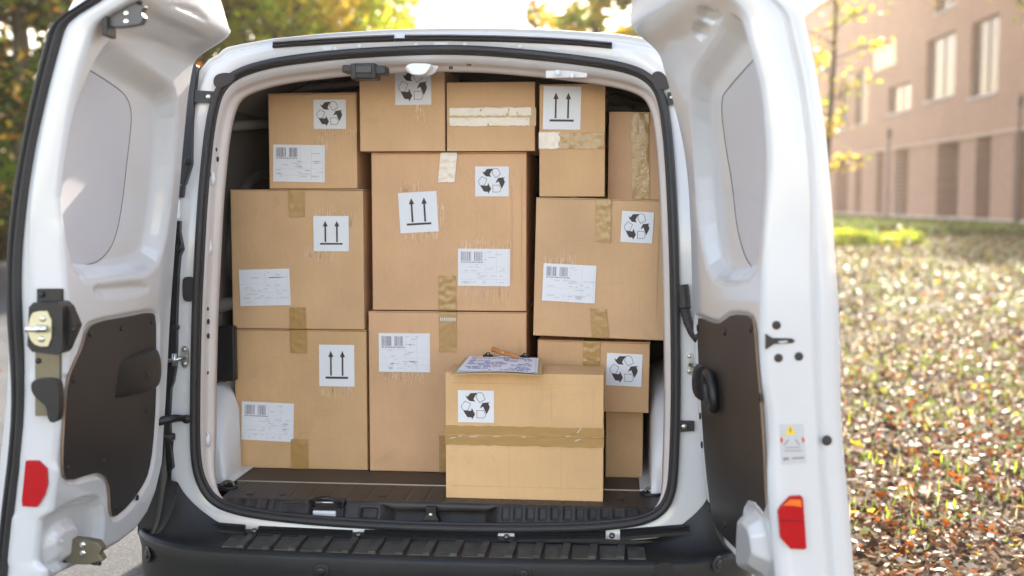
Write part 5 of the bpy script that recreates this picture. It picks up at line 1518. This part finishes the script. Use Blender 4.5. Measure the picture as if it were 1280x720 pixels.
# facade plane: from (px 1040, base 270) to (px 1280, base 285)
fa = at_z(1040, 271, 0); fb = at_z(1280, 285.5, 0)
fd = (fb - fa); fd.z = 0; fd.normalize(); fn = Vector((fd.y, -fd.x, 0))
if (CAM - fa).dot(fn) < 0: fn = -fn
def fs_(px, py):
    p = at_plane(px, py, fa, fn); return (p - fa).dot(fd), p.z
def FP(s, z, h=0): return fa + fd * s + fn * h + Vector((0, 0, z))
def fbox(name, s0, s1, z0, z1, h0, h1, m, parent=BLD, bevel=0):
    mb = MB(); v = [FP(s, z, h) for s in (s0, s1) for h in (h0, h1) for z in (z0, z1)]
    mb.add(v, [(0, 1, 3, 2), (4, 6, 7, 5), (0, 4, 5, 1), (2, 3, 7, 6), (0, 2, 6, 4), (1, 5, 7, 3)])
    return mb.build(name, m, parent, bevel)
ZL = fs_(1280, 157)[1]; ZL = (ZL + fs_(1040, 197)[1]) / 2
S0, S1 = -22, fs_(1280, 200)[0] + 18
wins = []
for x0, x1, ya, yb in ((1215, 1250, 22, 118), (1159, 1195, 44, 122), (1111, 1139, 106, 139), (1070, 1085, 88, 155), (1049, 1060, 100, 160), (1172, 1196, -60, 11), (1290, 1345, 0, 100)):
    s0, zt_ = fs_(x0, ya); s1, _ = fs_(x1, ya); xm = (x0 + x1) / 2
    zt_ = fs_(xm, ya)[1]; zb_ = fs_(xm, yb)[1]
    wins.append((min(s0, s1), max(s0, s1), zb_, zt_))
HT = 17.0
# wall built around the openings: columns between sorted window edges
ed_ = sorted({S0, S1} | {q for w_ in wins for q in w_[:2]})
dark_reveal = mat('window_frame_grey', (.16, .13, .12), .6)
def mat_pane():
    m = mat('reflecting_window_glass', (.10, .09, .085), .15, spec=.12); m.node_tree.nodes['Principled BSDF'].inputs['Metallic'].default_value = .05
    m.node_tree.nodes['Principled BSDF'].inputs['Base Color'].default_value = (.10, .075, .06, 1); return m
pane = mat_pane()
wall = MB()
for a, b in zip(ed_[:-1], ed_[1:]):
    ops = sorted([(w_[2], w_[3]) for w_ in wins if w_[0] <= a + 1e-6 and w_[1] >= b - 1e-6])
    z = ZL
    for zo, z1 in ops + [(HT, HT)]:
        if zo > z + .01:
            v = [FP(s, q, h) for s in (a, b) for h in (0, -.45) for q in (z, zo)]
            wall.add(v, [(0, 1, 3, 2), (4, 6, 7, 5), (0, 4, 5, 1), (2, 3, 7, 6), (0, 2, 6, 4), (1, 5, 7, 3)])
        z = max(z, z1)
wall.build('upper_wall', brick, BLD)
for a, b, z0, z1 in wins:
    f = MB()
    for (s0, s1, q0, q1) in ((a, b, z0, z0 + .08), (a, b, z1 - .08, z1), (a, a + .08, z0 + .08, z1 - .08), (b - .08, b, z0 + .08, z1 - .08), ((a + b) / 2 - .04, (a + b) / 2 + .04, z0 + .08, z1 - .08)):
        v = [FP(s, q, h) for s in (s0, s1) for h in (-.22, -.30) for q in (q0, q1)]
        f.add(v, [(0, 1, 3, 2), (4, 6, 7, 5), (0, 4, 5, 1), (2, 3, 7, 6), (0, 2, 6, 4), (1, 5, 7, 3)])
    f = f.build('window', dark_reveal, BLD); fbox('pane', a + .05, b - .05, z0 + .05, z1 - .05, -.27, -.285, pane, f)
    fbox('window_sill', a - .05, b + .05, z0 - .10, z0 - .004, -.1, .10, pathm)
fbox('overhang_soffit', S0, S1, ZL - .12, ZL - .004, -6, .0, mat('soffit_render', (.42, .33, .27), .8))
s0, zt_ = fs_(1095, 56); s1, zb_ = fs_(1121, 85)
fbox('pale_wall_panel', min(s0, s1), max(s0, s1), fs_(1108, 85)[1], fs_(1108, 57)[1], .0, .10, mat('cream_panel', (.66, .56, .36), .6))
fbox('roof_slab', S0, S1, HT, HT + .3, -12, .2, pathm)
fbox('back_block', S0 + .1, S1 - .1, ZL, HT - .02, -12, -.5, brick)
# ground floor: brick piers and dark glazing set back
fbox('plinth', S0, S1, 0, .35, -2.4, -.1, mat('concrete_plinth', (.45, .40, .38), .8))
fbox('ground_floor_glazing', S0, S1, .35, ZL - .12, -1.6, -1.5, pane)
edges = [(1040, 1042), (1057, 1066), (1074, 1092), (1101, 1115), (1132, 1167), (1194, 1215), (1234, 1262), (1283, 1300), (1322, 1345), (1368, 1400)]
for a, b in edges:
    sa, _ = fs_(a, 230); sb, _ = fs_(b, 230)
    fbox('pier', min(sa, sb), max(sa, sb), .35, ZL - .12, -1.4, -.15, brick)
q = S0
while q < 0:
    fbox('pier', q, q + 1.6, .35, ZL - .12, -1.4, -.15, brick); q += 3.4
for a in (1062, 1096, 1123, 1180, 1224): 
    sa, _ = fs_(a, 230); fbox('mullion', sa - .05, sa + .05, .35, ZL - .12, -1.46, -1.40, dark_reveal)
# pale path along the building, and the low planting in front
o = MB(); v = [FP(s, z, h) for s in (S0, S1) for h in (.0, 2.6) for z in (0, .16)]
o.add(v, [(0, 1, 3, 2), (4, 6, 7, 5), (0, 4, 5, 1), (2, 3, 7, 6), (0, 2, 6, 4), (1, 5, 7, 3)]); o = o.build('footpath', pathm); o['kind'] = 'structure'
def bedpos(h0, h1, s0, s1, zt):
    def f(n, r):
        s = r.uniform(s0, s1, n); h = r.uniform(h0, h1, n); z = zt * r.rand(n) ** .6 + .06
        b = np.array(fa)[None] + s[:, None] * np.array(fd)[None] + h[:, None] * np.array(fn)[None]; b[:, 2] = z
        return b
    return f
put('ground_cover', scatter('ground_cover', 46000, bedpos(2.8, 12.0, -10, S1 - 4, .32), lambda C, r: r.uniform(.14, .26, len(C)), .8, [LF['leaf_deep'], LF['leaf_green'], LF['grass_green'], LF['leaf_tan']], [.3, .35, .25, .1], 51), 'stuff')
HG = empty('low_hedge', (0, 0, 0), 'low bright yellow green ground hedge in the sun at the far edge of the lawn', 'hedge')
ha = at_z(1030, 306, .05); hb = at_z(1142, 306, .05)
def hpos(n, r):
    t = r.rand(n); z = .42 * r.rand(n) ** .8 * (.8 + .2 * np.sin(t * 7)) + .05
    return np.stack([ha.x + (hb.x - ha.x) * t, ha.y + (hb.y - ha.y) * t + r.normal(0, .6, n), z], 1)
put('foliage', scatter('foliage', 5200, hpos, lambda C, r: r.uniform(.10, .2, len(C)), .8, [LF['leaf_lime'], LF['leaf_yellow'], LF['leaf_green']], [.62, .18, .2], 52), None, HG)
MB().tube([ha + Vector((0, 0, .1)), hb + Vector((0, 0, .1))], .04, 6).build('stem', bark, HG)

# =================================================================== HAZE: thin warm volume added for a veil of lens glow, round the whole place
hm = bpy.data.materials.new('lens_glow_haze'); hm.use_nodes = True
hn = hm.node_tree.nodes; hn.remove(hn['Principled BSDF'])
pv = hn.new('ShaderNodeVolumePrincipled'); pv.inputs['Color'].default_value = (1.0, .84, .72, 1); pv.inputs['Density'].default_value = HAZE
pv.inputs['Anisotropy'].default_value = .55
hm.node_tree.links.new(pv.outputs[0], hn['Material Output'].inputs['Volume'])
if HAZE > 0: MB().box(-320, 320, -320, 320, -1.0, 28.0).build('glow_haze', hm)['kind'] = 'stuff'

# slender lamp posts between the lawn and the building
for px_, d_, h_, lab_ in ((1109, 58, 4.9, 'slender dark lamp post in front of the brick building, left one of two'), (1271, 50, 5.8, 'slender dark lamp post near the right edge, taller looking of two')):
    x, y = at_d(px_, d_)
    lp = empty('lamp_post', (x, y, 0), lab_, 'lamp post', 'lamp posts by the building')
    MB().tube([(0, 0, 0), (0, 0, .5), (0, 0, .52), (0, 0, h_ - .5)], [.16, .15, .09, .075], 12).build('pole', M['pole'] if 'pole' in M else M.setdefault('pole', mat('brown_painted_pole', (.10, .07, .055), .5)), lp)
    MB().tube([(0, 0, h_ - .52), (0, 0, h_ - .45), (0, 0, h_ - .08), (0, 0, h_)], [.12, .15, .15, .05], 12).build('lantern', M['pole'], lp)
